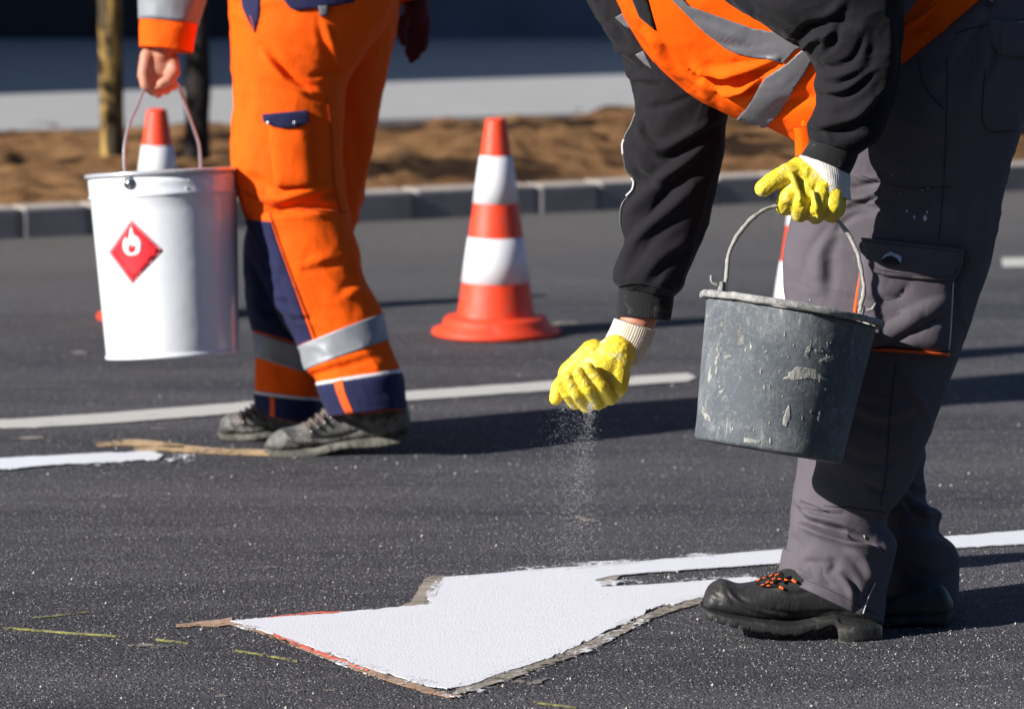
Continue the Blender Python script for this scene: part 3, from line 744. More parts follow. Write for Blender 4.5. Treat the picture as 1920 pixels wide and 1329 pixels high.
for k_, (pl_, w_, lab_) in enumerate((([(-10,1174),(100,1183),(225,1192)], 2.6, "long thin yellow chalk dash at the left edge of the asphalt"), ([(292,1197),(352,1205)], 2.4, "short yellow chalk dash left of the arrow tip, beside a pale scuff"),
        ([(440,1218),(500,1227),(556,1238)], 2.6, "yellow chalk dash just below the tip of the white arrow"), ([(1000,1315),(1080,1325)], 2.4, "yellow chalk dash below the lowest corner of the white arrow"), ([(60,1158),(170,1146)], 1.6, "faint thin greenish yellow chalk dash above the long one at the left"))):
    marking("yellow_chalk_dash", [jag(buffer_line(pl_, w_), 1.0, 51+k_, 2)], 0.0022, YEL_MARK, lab_, "chalk dash", group="yellow chalk dashes on the asphalt")
rng = random.Random(9)
sp = []
for (u, v, w, h) in ((975,1275,46,8),(550,1293,20,4),(620,1293,14,3),(415,1303,12,3),(280,1209,44,5),(1100,972,30,4),(210,930,26,4),(500,1062,20,4),(1075,607,34,9),(150,660,20,4),(60,820,26,4),(300,803,16,4),(700,655,18,5)):
    sp.append(jag([(u+w*math.cos(a), v+h*0.5*math.sin(a)) for a in np.linspace(0, 2*math.pi, 14, endpoint=False)], w*0.35, int(u), 1.5))
marking("mud_spots", sp, 0.0025, DUST, None, None); tag(bpy.data.objects["mud_spots"], kind='stuff')

def grit():
    """loose pale grit and glass beads lying on the asphalt"""
    rng = np.random.default_rng(4); V = []; Fc = []
    oc = [np.array(p, float) for p in ((1,0,0),(-1,0,0),(0,1,0),(0,-1,0),(0,0,1),(0,0,-1))]
    of = [(0,2,4),(2,1,4),(1,3,4),(3,0,4),(2,0,5),(1,2,5),(3,1,5),(0,3,5)]
    N = 7500
    for k in range(N):
        u = rng.uniform(-30, 1950); v = 540 + 800*rng.uniform(0, 1)**0.62 if k < N*0.75 else rng.normal(1150, 80)
        if v > 1345: v = rng.uniform(1000, 1340)
        X = G(u, v, 0.001); big = rng.uniform() < (0.03 if v > 900 else .10)
        s = rng.uniform(0.0006, 0.0014)*(2.4 if big else 1.0)
        b = len(V); R = s*(0.7+0.6*rng.uniform(size=6))
        for i, p in enumerate(oc): V.append(X + p*R[i] + np.array([0, 0, s*0.5]))
        Fc += [tuple(b+i for i in f) for f in of]
    tag(meshobj("grit", V, Fc, plain("pale_grit", (0.42, 0.40, 0.36), 0.6, 0.5, 0, 0.5, 3, 0), None, False), kind='stuff')
    # falling glass beads
    V = []; Fc = []
    for k in range(2900):
        t = rng.uniform()**1.15
        if k % 3 == 0: u0, sp_ = 1068, 16
        else: u0, sp_ = 1108, 7
        u = u0 - t*55*(0.4+0.6*rng.uniform()) + rng.normal(0, sp_*(0.6+3.2*t)); v = 757 + 330*t**1.2 + rng.normal(0, 3); d = 6.93 + rng.normal(0, 0.02*(0.4+t))
        s = rng.uniform(0.00024, 0.00050) * (1.8 if rng.uniform() < 0.04 else 1); X = P(u, v, d)
        if X[2] < 0.004: continue
        b = len(V)
        for i, p in enumerate(oc): V.append(X + p*s)
        Fc += [tuple(b+i for i in f) for f in of]
    tag(meshobj("falling_glass_beads", V, Fc, BEAD, None, False), kind='stuff')
grit()

# ================================================================ CONES
def cone_mesh(root):
    # total height about 0.61 m, base about 0.36 m across
    k = 0.61/0.61
    body = [(0.150, 0.028), (0.112, 0.045), (0.108, 0.06), (0.0295, 0.600), (0.026, 0.608), (0.016, 0.610), (0.014, 0.600)]
    base = [(0.0, 0.001), (0.176, 0.001), (0.182, 0.006), (0.180, 0.016), (0.152, 0.026), (0.147, 0.044), (0.140, 0.052), (0.104, 0.056)]
    V, Fc = lathe(base, 64)
    b = meshobj("base", V, Fc, CONE_O, root)
    b.matrix_parent_inverse = Matrix.Identity(4)
    c = meshobj("cone_body", *lathe(body[1:], 64), CONE_O, root); c.matrix_parent_inverse = Matrix.Identity(4)
    def rr(z): return 0.108 + (0.0295-0.108)*(z-0.06)/(0.54)
    for z0, z1 in ((0.150, 0.277), (0.372, 0.505)):
        s = meshobj("reflective_sleeve", *lathe([(rr(z0)-0.001, z0), (rr(z0)+0.0022, z0+0.001), (rr((z0+z1)/2)+0.0022, (z0+z1)/2), (rr(z1)+0.0022, z1-0.001), (rr(z1)-0.001, z1)], 64), CONE_W, root)
        s.matrix_parent_inverse = Matrix.Identity(4)
cone0 = thing("traffic_cone", "orange and white traffic cone standing alone between the two workers", "traffic cone", G(930, 627), "traffic cones on the road")
cone_mesh(cone0)
for (u, v, lab, rz) in ((299, 597, "orange and white traffic cone whose top shows behind the white pail", 40), (1516, 684, "orange and white traffic cone mostly hidden behind the grey trousers", 80)):
    r = cone0.copy(); SC.collection.objects.link(r); r.location = Vector(G(u, v)); r.rotation_euler = (0, 0, rad(rz)); r["label"] = lab
    for ch in list(cone0.children):
        c = ch.copy(); SC.collection.objects.link(c); c.parent = r

# ================================================================ BUCKETS
def frame_at(u, v, d, roll, nod):
    """frame whose z is the axis of a hanging pail: roll in the picture plane, nod towards the viewer"""
    z = UP*math.cos(roll) + RT*math.sin(roll); z = z*math.cos(nod) - FW*math.sin(nod)
    x = RT*math.cos(roll) - UP*math.sin(roll); y = np.cross(z, x)
    A = np.eye(4); A[:3, 0] = x; A[:3, 1] = y; A[:3, 2] = z; A[:3, 3] = P(u, v, d); return A

def grey_bucket():
    d = 6.53; A = frame_at(1440, 846, d, rad(9.7), rad(-1.5)); h = 0.243
    t = thing("mortar_bucket", "worn grey rubber bucket with a crusted rim, carried by the worker in grey trousers", "bucket", A[:3, 3])
    def wob(V, a):
        out = []
        for v in V:
            q = np.linalg.inv(A) @ np.append(v, 1); th = math.atan2(q[1], q[0]); k = 1 + a*(0.6*math.sin(2*th+0.5)+0.4*math.sin(3*th))
            q[0] *= k; q[1] *= k; out.append((A @ q)[:3])
        return out
    prof = [(0.0, 0.006), (0.112, 0.006), (0.118, 0.0), (0.124, 0.0), (0.1275, 0.006), (0.1285, 0.03), (0.1285, 0.032), (0.1465, h-0.004), (0.1435, h-0.004), (0.125, 0.02), (0.0, 0.014)]
    # more rings on the side for dents
    side = [(0.1285+(0.1465-0.1285)*k, 0.032+(h-0.036)*k) for k in np.linspace(0, 1, 28)]
    prof = prof[:6] + side + prof[8:]
    V, Fc = lathe(prof, 128, A); V = wob(V, 0.008)
    V = [v + (v - A[:3, 3]) * 0.006*float(fbm(np.array(v)*14, 3, 2)) for v in V]
    body = meshobj("bucket_wall", V, Fc, GBUCKET, t)
    rim = [(0.1440, h-0.003), (0.156, h-0.004), (0.1588, h-0.002), (0.1590, h+0.005), (0.1570, h+0.008), (0.145, h+0.009), (0.1425, h+0.006), (0.1440, h-0.003)]
    V, Fc = lathe(rim, 200, A); V = wob(V, 0.008); V = [v + (A[:3, 2]*0.0005 + (v-A[:3, 3])*0.0025)*float(fbm(np.array(v)*50, 7, 3)) for v in V]
    meshobj("rim", V, Fc, RIMM, t)
    # ears and bail
    def ear(u, v, dd, s, ln):
        o = P(u, v, dd); up = A[:3, 2]; x = A[:3, 0]
        parts = [tube([o - up*0.012, o + up*0.012, o+up*0.018 + x*s*0.001], [0.0055, 0.0055, 0.004], 10, n=8, wob=0.15),
                 tube([o + up*0.010 + x*s*0.004, o + up*0.012 + x*s*0.012, o + up*0.016 + x*s*0.018, o + up*0.026 + x*s*0.021], [0.003, 0.003, 0.003, 0.002], 8, n=10, wob=.2)]
        meshobj("ear", *join(parts), RIMM, t)
    ear(1351, 548, d-0.03, -1, 1); ear(1614, 592, d+0.03, 1, 1)
    L = [(1358,552),(1362,520),(1366,480),(1380,447),(1402,418),(1430,396),(1456,386),(1490,385),(1535,392),(1569,412),(1590,438),(1607,472),(1616,508),(1619,545),(1614,575),(1609,596)]
    pts = [P(u, v, d-0.03+0.06*i/(len(L)-1) + 0.042*math.sin(math.pi*i/(len(L)-1))**2) for i, (u, v) in enumerate(L)]
    pts = crom(pts, np.arange(len(pts)), 120)
    pts = pts + 0.0011*np.stack([fbm(pts*70, 3, 2), fbm(pts*70+9, 4, 2), fbm(pts*70+5, 6, 2)], 1)
    meshobj("bail_handle", *tube(pts, 0.0037, 10, wob=0.22, seed=5), WIRE, t)
    bv = make_bvh([body])
    crust = cloth("dried_plaster", (0.36, 0.355, 0.325), 0.35, 0.95, dirt=(0.09, 0.10, 0.11), dirt_at=0.5, crum=0.002, crs=150, sheen=0.0); worn(crust, .56, .74, 110)
    rr = random.Random(2)
    def splat(lst, name="plaster_splash", stuff=False):
        parts = []
        for i, (pl, am) in enumerate(lst):
            o = patch("tmp", jag(pl, am, 60+i, 2.0), bv, crust, None, off=0.0005, step=3, skirt=0.002)
            parts.append(([np.array(v.co) for v in o.data.vertices], [tuple(p.vertices) for p in o.data.polygons])); me = o.data; bpy.data.objects.remove(o); bpy.data.meshes.remove(me)
        if stuff: tag(meshobj(name, *join(parts), crust, t, True), kind='stuff')
        else:
            for p_ in parts: meshobj(name, *p_, crust, t, True)
    lst = [([(1478,700),(1490,688),(1510,690),(1530,693),(1545,706),(1553,715),(1530,712),(1505,712),(1482,711),(1472,712)], 5),
           ([(1478,756),(1484,762),(1482,785),(1474,800),(1466,795),(1472,775)], 4), ([(1528,655),(1545,657),(1546,663),(1530,662)], 2.5), ([(1535,676),(1562,668),(1568,674),(1550,682)], 4),
           ([(1352,622),(1357,628),(1350,660),(1344,700),(1340,704),(1342,668)], 3), ([(1328,690),(1333,705),(1330,718),(1324,712)], 3), ([(1316,760),(1324,772),(1330,790),(1318,786)], 4),
           ([(1322,586),(1327,592),(1325,603),(1321,598)], 2), ([(1518,635),(1522,652),(1518,676),(1512,668),(1515,650)], 3), ([(1345,735),(1358,728),(1352,742)], 2),
           ([(1355,668),(1372,664),(1374,670),(1358,673)], 2), ([(1405,640),(1412,650),(1408,660)], 2), ([(1395,820),(1425,826),(1422,832),(1396,829)], 4)]
    splat(lst); lst = []
    for i in range(40):
        u = rr.uniform(1325, 1560); v = rr.uniform(610, 830); s = rr.uniform(1.0, 2.6); k = rr.uniform(0.8, 3.5)
        lst.append(([(u, v-s*k), (u+s, v), (u, v+s*k), (u-s, v)], s*0.6))
    splat(lst, 'plaster_specks', True)
    return body
grey_bucket()

def white_pail():
    d = 8.70; A = frame_at(324, 666, d, rad(-3.0), rad(2.2)); s = d/F
    t = thing("paint_pail", "white tin paint pail with a red flame diamond, carried by the worker in orange trousers", "pail", A[:3, 3])
    R0, R1, h = 124*s, 139*s, 344*s
    prof = [(0.0, 0.012), (R0-0.006, 0.010), (R0-0.004, -0.001), (R0+0.001, -0.002), (R0+0.003, 0.001), (R0+0.003, 0.006), (R0, 0.009)]
    for k in np.linspace(0.03, 0.86, 12): prof.append((R0+(R1-R0)*k, h*k))
    zb = h*0.875; prof += [(R1-0.001, zb-0.004), (R1+0.003, zb), (R1-0.0005, zb+0.005), (R1+0.0005, h*0.93), (R1+0.0015, h-0.008), (R1-0.004, h-0.008), (R0, 0.03), (0.0, 0.02)]
    body = meshobj("pail_wall", *lathe(prof, 128, A), WBUCKET, t)
    meshobj("rim", *lathe([(R1-0.002, h-0.010), (R1+0.006, h-0.009), (R1+0.009, h-0.004), (R1+0.007, h+0.001), (R1, h+0.002), (R1-0.003, h-0.002), (R1-0.002, h-0.010)], 128, A), plain('tinned_rim', (0.62, 0.64, 0.67), 0.25, 0.8, 0.4), t)
    bv = make_bvh([body])
    lab = patch("hazard_label", [(246,411),(306,470),(248,533),(203,473)], bv, PINK_EDGE, t, off=0.0006, step=7)
    patch("red_field", [(246,418),(299,470),(248,526),(209,473)], bv, RED_LABEL, lab, off=0.0012, step=7)
    patch("flame", [(247,425),(252,440),(260,446),(266,458),(264,471),(257,478),(247,480),(238,477),(232,468),(231,455),(236,445),(240,450),(243,440),(244,432)], bv, WHITE_LABEL, lab, off=0.0018, step=4, spline=True)
    patch("flame_core", [(247,458),(250,462),(254,460),(254,468),(250,473),(244,473),(241,468),(242,460)], bv, RED_LABEL, lab, off=0.0023, step=4, spline=True)
    # ears
    def ear(u, v):
        h0 = bv.ray_cast(Vector(CAMP), Vector(ray(u, v))); c = np.array(h0[0]); n = np.array(h0[1]); n = n if n @ FW < 0 else -n
        B = np.eye(4); B[:3, 2] = n; x = np.cross(A[:3, 2], n); x /= np.linalg.norm(x); B[:3, 0] = x; B[:3, 1] = np.cross(n, x); B[:3, 3] = c
        return meshobj("ear", *lathe([(0.0, 0.010), (0.006, 0.010), (0.0075, 0.006), (0.009, 0.004), (0.014, 0.003), (0.015, 0.0)], 24, B), STEEL, t)
    ear(243, 344)
    L = [(243,346),(236,330),(233,305),(234,270),(243,232),(257,200),(271,166),(285,158),(310,154),(332,157),(345,190),(361,235),(372,268),(375,295),(376,316)]
    pts = [P(u, v, d - 0.155*(1 - i/(len(L)-1)*1.9)) for i, (u, v) in enumerate(L)]
    meshobj("bail_handle", *tube(pts, 0.0036, 10, n=90), WIRE_W, t)
    rust = plain("rust_and_red_stain", (0.35, 0.06, 0.03), 0.8, 0.3, 0, 0.4, 60, 0)
    # chips of paint along the upper bead
    ch = []
    rr = random.Random(8)
    for i in range(12):
        u = rr.uniform(345, 425); v = rr.uniform(322, 372); q = rr.uniform(2, 4.5)
        ch.append([(u-q, v), (u, v-q), (u+q, v), (u, v+q)])
    parts = []
    for i, pl in enumerate(ch):
        o = patch("tmp", jag(pl, 1.2, i+80, 2), bv, WHITE_LABEL, None, off=0.0008, step=4); parts.append(([np.array(v.co) for v in o.data.vertices], [tuple(p.vertices) for p in o.data.polygons])); me = o.data; bpy.data.objects.remove(o); bpy.data.meshes.remove(me)
    [meshobj("paint_drip", *p_, WHITE_LABEL, t) for p_ in parts]
white_pail()

# ================================================================ PEOPLE
def head_parts(c, fwd, up, s=1.0):
    """a head with brow, nose, mouth, chin and ears; c is its middle"""
    fwd = np.array(fwd, float); fwd /= np.linalg.norm(fwd); up = np.array(up, float); up -= fwd*(up @ fwd); up /= np.linalg.norm(up); sd = np.cross(fwd, up)
    q = lambda f, r, u: c + s*(fwd*f + sd*r + up*u)
    return [ellipsoid(q(-0.012, 0, 0.03), [fwd*0.098*s, sd*0.076*s, up*0.092*s]), ellipsoid(q(0.02, 0, -0.035), [fwd*0.068*s, sd*0.060*s, up*0.085*s]),
            capsule(q(0.083, 0, 0.012), q(0.108, 0, -0.022), 0.008*s, 0.013*s), capsule(q(0.075, -0.035, 0.03), q(0.075, 0.035, 0.03), 0.014*s, 0.014*s),
            capsule(q(0.078, -0.018, -0.06), q(0.078, 0.018, -0.06), 0.010*s, 0.010*s), capsule(q(0.066, -0.01, -0.1), q(0.066, 0.01, -0.1), 0.018*s, 0.018*s),
            capsule(q(-0.01, 0.074, 0.015), q(-0.005, 0.072, -0.025), 0.014*s, 0.010*s), capsule(q(-0.01, -0.074, 0.015), q(-0.005, -0.072, -0.025), 0.014*s, 0.010*s)]
def hair(c, fwd, up, parent):
    fwd = np.array(fwd, float); fwd /= np.linalg.norm(fwd); up = np.array(up, float); up -= fwd*(up @ fwd); up /= np.linalg.norm(up); sd = np.cross(fwd, up)
    organic("hair", [ellipsoid(c - fwd*0.025 + up*0.045, [fwd*0.098, sd*0.082, up*0.09]), ellipsoid(c - fwd*0.05 - up*0.01, [fwd*0.062, sd*0.075, up*0.08])], HAIR, parent, 0.006, 2)
def chain(pts, rs):
    return [capsule(pts[i], pts[i+1], rs[i], rs[i+1]) for i in range(len(pts)-1)]
def Q(*a): return [P(*x) for x in a]

# ---------------------------------------------------------------- worker in orange
def orange_worker():
    dn = 8.70; df = 8.95
    t = thing("person", "person walking in orange hi-vis work trousers with navy knees, carrying a white pail", "person", G(600, 850))
    ar = dict(n=230, m=150)
    # far leg
    far = Loft([((600,-140),(750,-140),df-0.05,.13),((600,-40),(747,-40),df-0.05,.12),((590,75),(739,75),df-.04,.12),((570,211),(711,211),df,.10),((530,301),(692,301),df,.095),((485,390),(674,400),df,.09),((463,450),(650,470),df,.09),
                ((464,545),(636,560),df,.085),((475,622),(614,662),df,.082),((479,668),(607,708),df,.083),((476,732),(603,748),df,.088),((476,738),(603,753),df,.089),((478,772),(606,800),df,.092)], **ar)
    far.wrinkle(0.006, 0.14, (0.3, 0, 1), 2.5, 3).wrinkle(0.0022, 0.055, (1, 0, -0.3), 2.6, 14, ridge=True, oct=2).folds([([(480,470),(520,540),(560,560)], 12, 9, 1), ([(470,560),(500,600),(560,600)], 9, 6, -1), ([(660,150),(690,250),(680,330)], 14, 6, 1)])
    far.build("trouser_leg", ORANGE, t)
    far.strip("navy_knee_panel", 5.1, 7.95, NAVY, t, 0.003, math.pi*0.75, math.pi*1.66, nr=50)
    far.strip("reflective_band", 8.0, 9.0, SILVER, t, 0.003)
    far.strip("pale_piping", 10.0, 11.0, WHITE_PIPE, t, 0.003, nr=4)
    far.strip("navy_cuff", 11.0, 11.999, NAVY, t, 0.003)
    far.strip("orange_tab", 11.0, 11.98, ORANGE_PIPE, t, 0.0045, math.pi*1.36, math.pi*1.41, mm=8)
    # near leg with seat
    near = Loft([((436,-150),(745,-150),dn,.17),((430,-60),(746,-60),dn,.165),((431,0),(743,0),dn,.16),((434,60),(718,55),dn,.15),((438,120),(682,105),dn,.135),((440,190),(652,160),dn,.12),((437,250),(646,230),dn,.11),((438,310),(643,310),dn,.105),((448,360),(650,395),dn,.10),
                 ((463,410),(658,433),dn,.10),((486,460),(672,475),dn,.10),((503,529),(686,529),dn,.095),((520,572),(704,560),dn,.092),((562,648),(717,588),dn,.088),((576,692),(729,637),dn,.09),((596,716),(749,692),dn,.095),((597,722),(751,699),dn,.096),((622,778),(763,764),dn,.098)], n=300, m=180)
    near.wrinkle(0.005, 0.15, (0.2, 0, 1), 2.2, 11).wrinkle(0.0022, 0.055, (1, 0, -0.35), 2.6, 13, ridge=True, oct=2)
    near.folds([([(497,90),(535,135),(565,158),(600,168)], 6, -8, 0), ([(490,95),(525,140),(565,168),(600,178)], 8, 10, -1),
                ([(580,145),(610,138),(650,130)], 7, -9, 0), ([(572,166),(592,176),(612,182)], 6, 6, 1),
                ([(606,40),(626,90),(640,130)], 8, 7, 1), ([(455,95),(465,160),(455,260)], 12, -4, 0),
                ([(475,365),(520,375),(570,362),(640,345)], 9, 9, 1), ([(470,400),(540,396),(600,388),(645,392)], 10, -10, 0), ([(500,410),(570,400),(640,402)], 9, 7, -1),
                ([(460,330),(490,345),(500,370)], 12, -10, 0), ([(560,400),(610,372),(635,350)], 7, -6, 0),
                ([(655,470),(660,500),(665,520)], 9, -8, 0), ([(560,500),(610,485),(655,480)], 9, 4, 1), ([(640,560),(675,545),(700,560)], 10, 5, -1),
                ([(515,500),(535,560),(560,600)], 7, -7, 0), ([(500,545),(540,585),(575,590)], 7, 7, 1), ([(505,430),(520,480),(525,520)], 10, 6, 1), ([(560,700),(620,680),(700,660)], 8, 5, 1), ([(640,690),(700,700),(740,690)], 6, -4, 0)])
    near.build("trouser_leg", ORANGE, t)
    B = near.bvh
    near.panel("navy_knee_panel", 9.05, 12.97, [(505,395),(512,425),(522,455),(540,505),(556,548),(574,600),(588,640),(592,655)], NAVY, t)
    near.strip("reflective_band", 13.0, 14.0, SILVER, t, 0.003)
    near.strip("pale_piping", 15.0, 16.0, WHITE_PIPE, t, 0.003, nr=4)
    near.strip("navy_cuff", 16.0, 16.999, NAVY, t, 0.003)
    near.strip("orange_tab", 15.6, 16.98, ORANGE_PIPE, t, 0.0048, math.pi*1.33, math.pi*1.40, mm=8)
    pk = patch("cargo_pocket", [(503,228),(577,224),(580,260),(584,335),(582,345),(575,349),(520,352),(515,345)], B, ORANGE, t, off=0.013, puff=0.007, step=5, skirt=0.03)
    patch("pocket_flap", [(496,214),(530,211),(574,207),(577,228),(560,238),(535,241),(510,236),(498,230)], make_bvh([pk, bpy.data.objects[pk.name]]) if False else B, NAVY, t, off=0.024, step=5, skirt=0.03)
    for (u, v) in ((506, 231), (553, 230)):
        patch("snap_button", [(u-5, v), (u, v-4), (u+5, v), (u, v+4)], B, STEEL, t, off=0.027, step=4)
    for l, w in (([(512,228),(514,330)], 1.6), ([(612,180),(622,260),(626,340),(640,400)], 1.6), ([(505,398),(524,455),(558,548),(592,636)], 1.8), ([(447,355),(520,388),(600,396),(652,398)], 1.4), ([(478,58),(470,30)], 2)):
        seam("seam", l, w, B, plain("orange_stitching", (0.5, 0.06, 0.004), 0.9), t, off=0.0032)
    patch("back_pocket_flap", [(530,-40),(664,-40),(664,4),(610,14),(556,20),(545,16),(533,2)], B, NAVY, t, off=0.006, step=7, skirt=0.01)
    patch("hanging_loop", [(597,12),(614,10),(616,28),(600,31)], B, SILVERV, t, off=0.009, step=5, skirt=0.01)
    patch("front_pocket_lining", [(450,-30),(490,-30),(486,30),(478,62),(466,40),(455,14)], B, NAVY, t, off=0.003, step=6)
    # body, jacket
    torso = Loft([((440,-50),(742,-50),dn+.03,.155),((436,-150),(740,-140),dn+.04,.18),((446,-300),(735,-300),dn+.06,.21),((455,-420),(730,-430),dn+.08,.22),((500,-510),(690,-530),dn+.09,.16),((545,-550),(650,-560),dn+.09,.08)], 90, 90)
    torso.wrinkle(0.008, 0.12, (0, 0, 1), 2, 5); torso.build("jacket", ORANGE, t, 'in', 'cap')
    arm = Loft([((395,-470),(560,-520),dn,.09),((330,-330),(500,-370),dn,.085),((295,-200),(450,-210),dn,.08),((268,-90),(408,-80),dn,.075),((262,-20),(390,-14),dn,.072),((261,37),(373,47),dn,.068),((260,88),(362,98),dn,.062)], 160, 100)
    arm.wrinkle(0.004, 0.08, (0.3, 0, 1), 1.5, 6); arm.build("sleeve", ORANGE, t, "cap", "in")
    arm.strip("reflective_band", 3.3, 5.0, SILVER, t, 0.003)
    arm2 = Loft([((640,-470),(740,-440),dn+.28,.09),((700,-330),(820,-310),dn+.34,.085),((735,-200),(845,-190),dn+.34,.075),((742,-80),(830,-70),dn+.34,.065),((744,8),(806,-2),dn+.34,.055)], 100, 80)
    arm2.wrinkle(0.004, 0.08, (0.3, 0, 1), 1.5, 6); arm2.build("sleeve", ORANGE, t, "cap", "in")
    # one continuous body: torso, head, arms, bare hand
    hd = dn; hc = P(590, -700, dn+.09)
    parts = head_parts(hc, [-1, 0, -0.1], [0, 0, 1]) + [capsule(P(590,-620,dn+.09), P(590,-520,dn+.09), 0.055, 0.06), ellipsoid(P(590,-330,dn+.08), [RT*.12, FW*.19, UP*.22]), ellipsoid(P(590,-90,dn+.03), [RT*.13, FW*.15, UP*.18])]
    parts += [capsule(P(590,-60,dn), P(585,330,dn), .08, .055), capsule(P(585,330,dn+.0), P(690,740,dn+.02), .05, .028), capsule(P(620,-60,df), P(580,330,df), .07, .055), capsule(P(580,330,df), P(540,770,df), .05, .035)]
    parts += [capsule(P(690,740,dn+.02), P(690,775,dn+.03), .028, .02), capsule(P(540,770,df), P(500,800,df), .032, .02)]
    parts += chain([P(530,-430,dn+.05), P(400,-260,dn), P(312,60,hd)], [.04, .038, .032])
    parts += chain([P(670,-430,dn+.22), P(770,-260,dn+.34), P(778,-20,dn+.34)], [.04, .038, .028])
    # hand: wrist, palm (back of it lit on the left), four fingers closed round the bail, thumb across
    parts += [capsule(P(312,60,hd), P(302,104,hd), .031, .028), ellipsoid(P(297,122,hd), [RT*.031, FW*.021, UP*.034]),
              capsule(P(276,104,hd-.012), P(269,142,hd-.016), .017, .015)]
    fing = [((269,136,-.018),(272,160,-.022),(287,172,-.012),(297,166,.004)), ((283,140,-.004),(285,166,-.008),(297,176,.0),(304,168,.012)),
            ((301,142,.012),(304,164,.010),(312,170,.016),(314,160,.024)), ((318,140,.024),(322,158,.022),(325,163,.028),(322,154,.034))]
    for i, f in enumerate(fing):
        r = [.0135, .0125, .0115, .010] if i < 3 else [.0125, .0115, .0105, .0095]
        parts += chain([P(a, b, hd+c) for a, b, c in f], r)
    parts += chain([P(322,112,hd+.0), P(327,136,hd-.014), P(316,150,hd-.026), P(302,158,hd-.028)], [.016, .0145, .0135, .0115])
    body = organic("body", parts, SKIN, t, 0.0042, 4, 0.5)
    hair(hc, [-1, 0, -0.1], [0, 0, 1], t)
    # far hand in a maroon glove
    g = df + 0.09
    gp = [capsule(P(778,-20,g), P(781,22,g), .030, .032), ellipsoid(P(782,42,g), [RT*.034, FW*.02, UP*.04])]
    for (a, b, c, e, l) in ((765,62,768,88,100),(776,66,774,98,112),(787,66,783,96,106),(797,60,795,84,92)):
        gp += chain([P(a, b, g), P(c, e, g-.008), P(c-2, l, g-.012)], [.0125, .0115, .0095])
    gp += chain([P(758,36,g-.02), P(752,60,g-.03), P(757,80,g-.03)], [.014, .012, .010])
    organic("glove", gp, MAROON, t, 0.003, 3)
    # boots
    def boot(top, bot, soletop, solebot, d, T, mats, nm="boot", laces=()):
        secs = [((x, a), (x2, b), d, w) for (x, a), (x2, b), w in zip(top, bot, T)]
        up = Loft(secs, 120, 64, 0.85, bdir=(0, 1, 0)); up.folds(laces)
        o = up.build(nm, mats[0], t, 'cap', 'cap')
        ss = [((x, a), (x2, b), d, w+0.005) for (x, a), (x2, b), w in zip(soletop, solebot, T)]
        so = Loft(ss, 160, 64, 0.6, bdir=(0, 1, 0)); th = so.th
        notch = (np.sin(np.arange(160)*0.55) > 0.1).astype(float)*0.0035
        bt = (np.cos(th) > 0.7).astype(float)
        hz = so.X @ UP; lo = hz.min(axis=1, keepdims=True); so.X = so.X + UP*np.maximum(0, notch[:, None] - (hz - lo))[..., None]; so.normals()
        so.build("sole", mats[1], o, 'cap', 'cap'); return up
    x = [497, 506, 520, 546, 587, 612, 650, 690, 730, 760, 768]
    d1 = gd(852) + 0.02
    boot(list(zip(x, [832,818,808,800,780,758,742,736,736,744,776])), list(zip(x, [838,841,844,844,840,835,829,824,820,812,806])),
         list(zip(x, [834,836,838,838,834,828,822,818,814,806,800])), list(zip(x, [846,852,857,857,855,849,839,838,833,825,818])), d1, [.02,.035,.044,.048,.048,.045,.042,.042,.042,.036,.022], (BOOT_G, BOOT_GS),
         laces=[([(545,800),(575,822),(640,818),(700,800),(762,790)], 4, -5, 0), ([(530,808),(560,828),(640,828)], 4, 5, 1), ([(640,760),(660,780),(690,786)], 5, 6, 1), ([(700,760),(705,800)], 4, -5, 0), ([(590,790),(610,800)], 5, 4, 0), ([(575,795),(596,806)], 5, 4, 0), ([(640,770),(700,790),(760,780)], 8, 4, 1), ([(530,812),(545,830)], 6, 3, 0)])
    x = [409, 416, 428, 450, 474, 500, 530, 560, 580]
    d2 = gd(824) + 0.02
    boot(list(zip(x, [806,786,777,772,762,752,748,752,776])), list(zip(x, [810,812,814,814,813,811,809,807,803])),
         list(zip(x, [805,806,808,808,806,804,804,804,802])), list(zip(x, [818,822,824,825,824,820,818,817,812])), d2, [.02,.035,.044,.048,.048,.045,.042,.04,.03], (BOOT_G, BOOT_GS),
         laces=[([(432,780),(446,800),(500,800),(560,796)], 4, -5, 0), ([(420,795),(450,808),(500,806)], 4, 5, 1), ([(445,780),(460,796)], 5, 4, 0)])
    for bx, bd, pts in ((0, d1, ((575,800),(588,792),(600,783),(612,774),(622,764))), (1, d2, ((447,782),(458,777),(468,771),(478,764)))):
        o_ = [o for o in bpy.data.objects if o.name.startswith("boot") and o.parent == t][bx]
        lp = []
        for (u, v) in pts:
            lp.append(tube([P(u-7, v-6, bd-.030), P(u, v, bd-.048), P(u+9, v+9, bd-.052)], 0.0032, 8, n=8)); lp.append(tube([P(u+6, v-8, bd-.034), P(u+6, v+2, bd-.050)], 0.0026, 8, n=5))
        meshobj("laces", *join(lp), plain("grey_lace", (0.16, 0.12, 0.10), 0.9), o_)
        for (u, v) in pts: meshobj("eyelet", *ico(P(u+9, v+9, bd-.053), 0.0035, 1), STEEL, o_)
orange_worker()

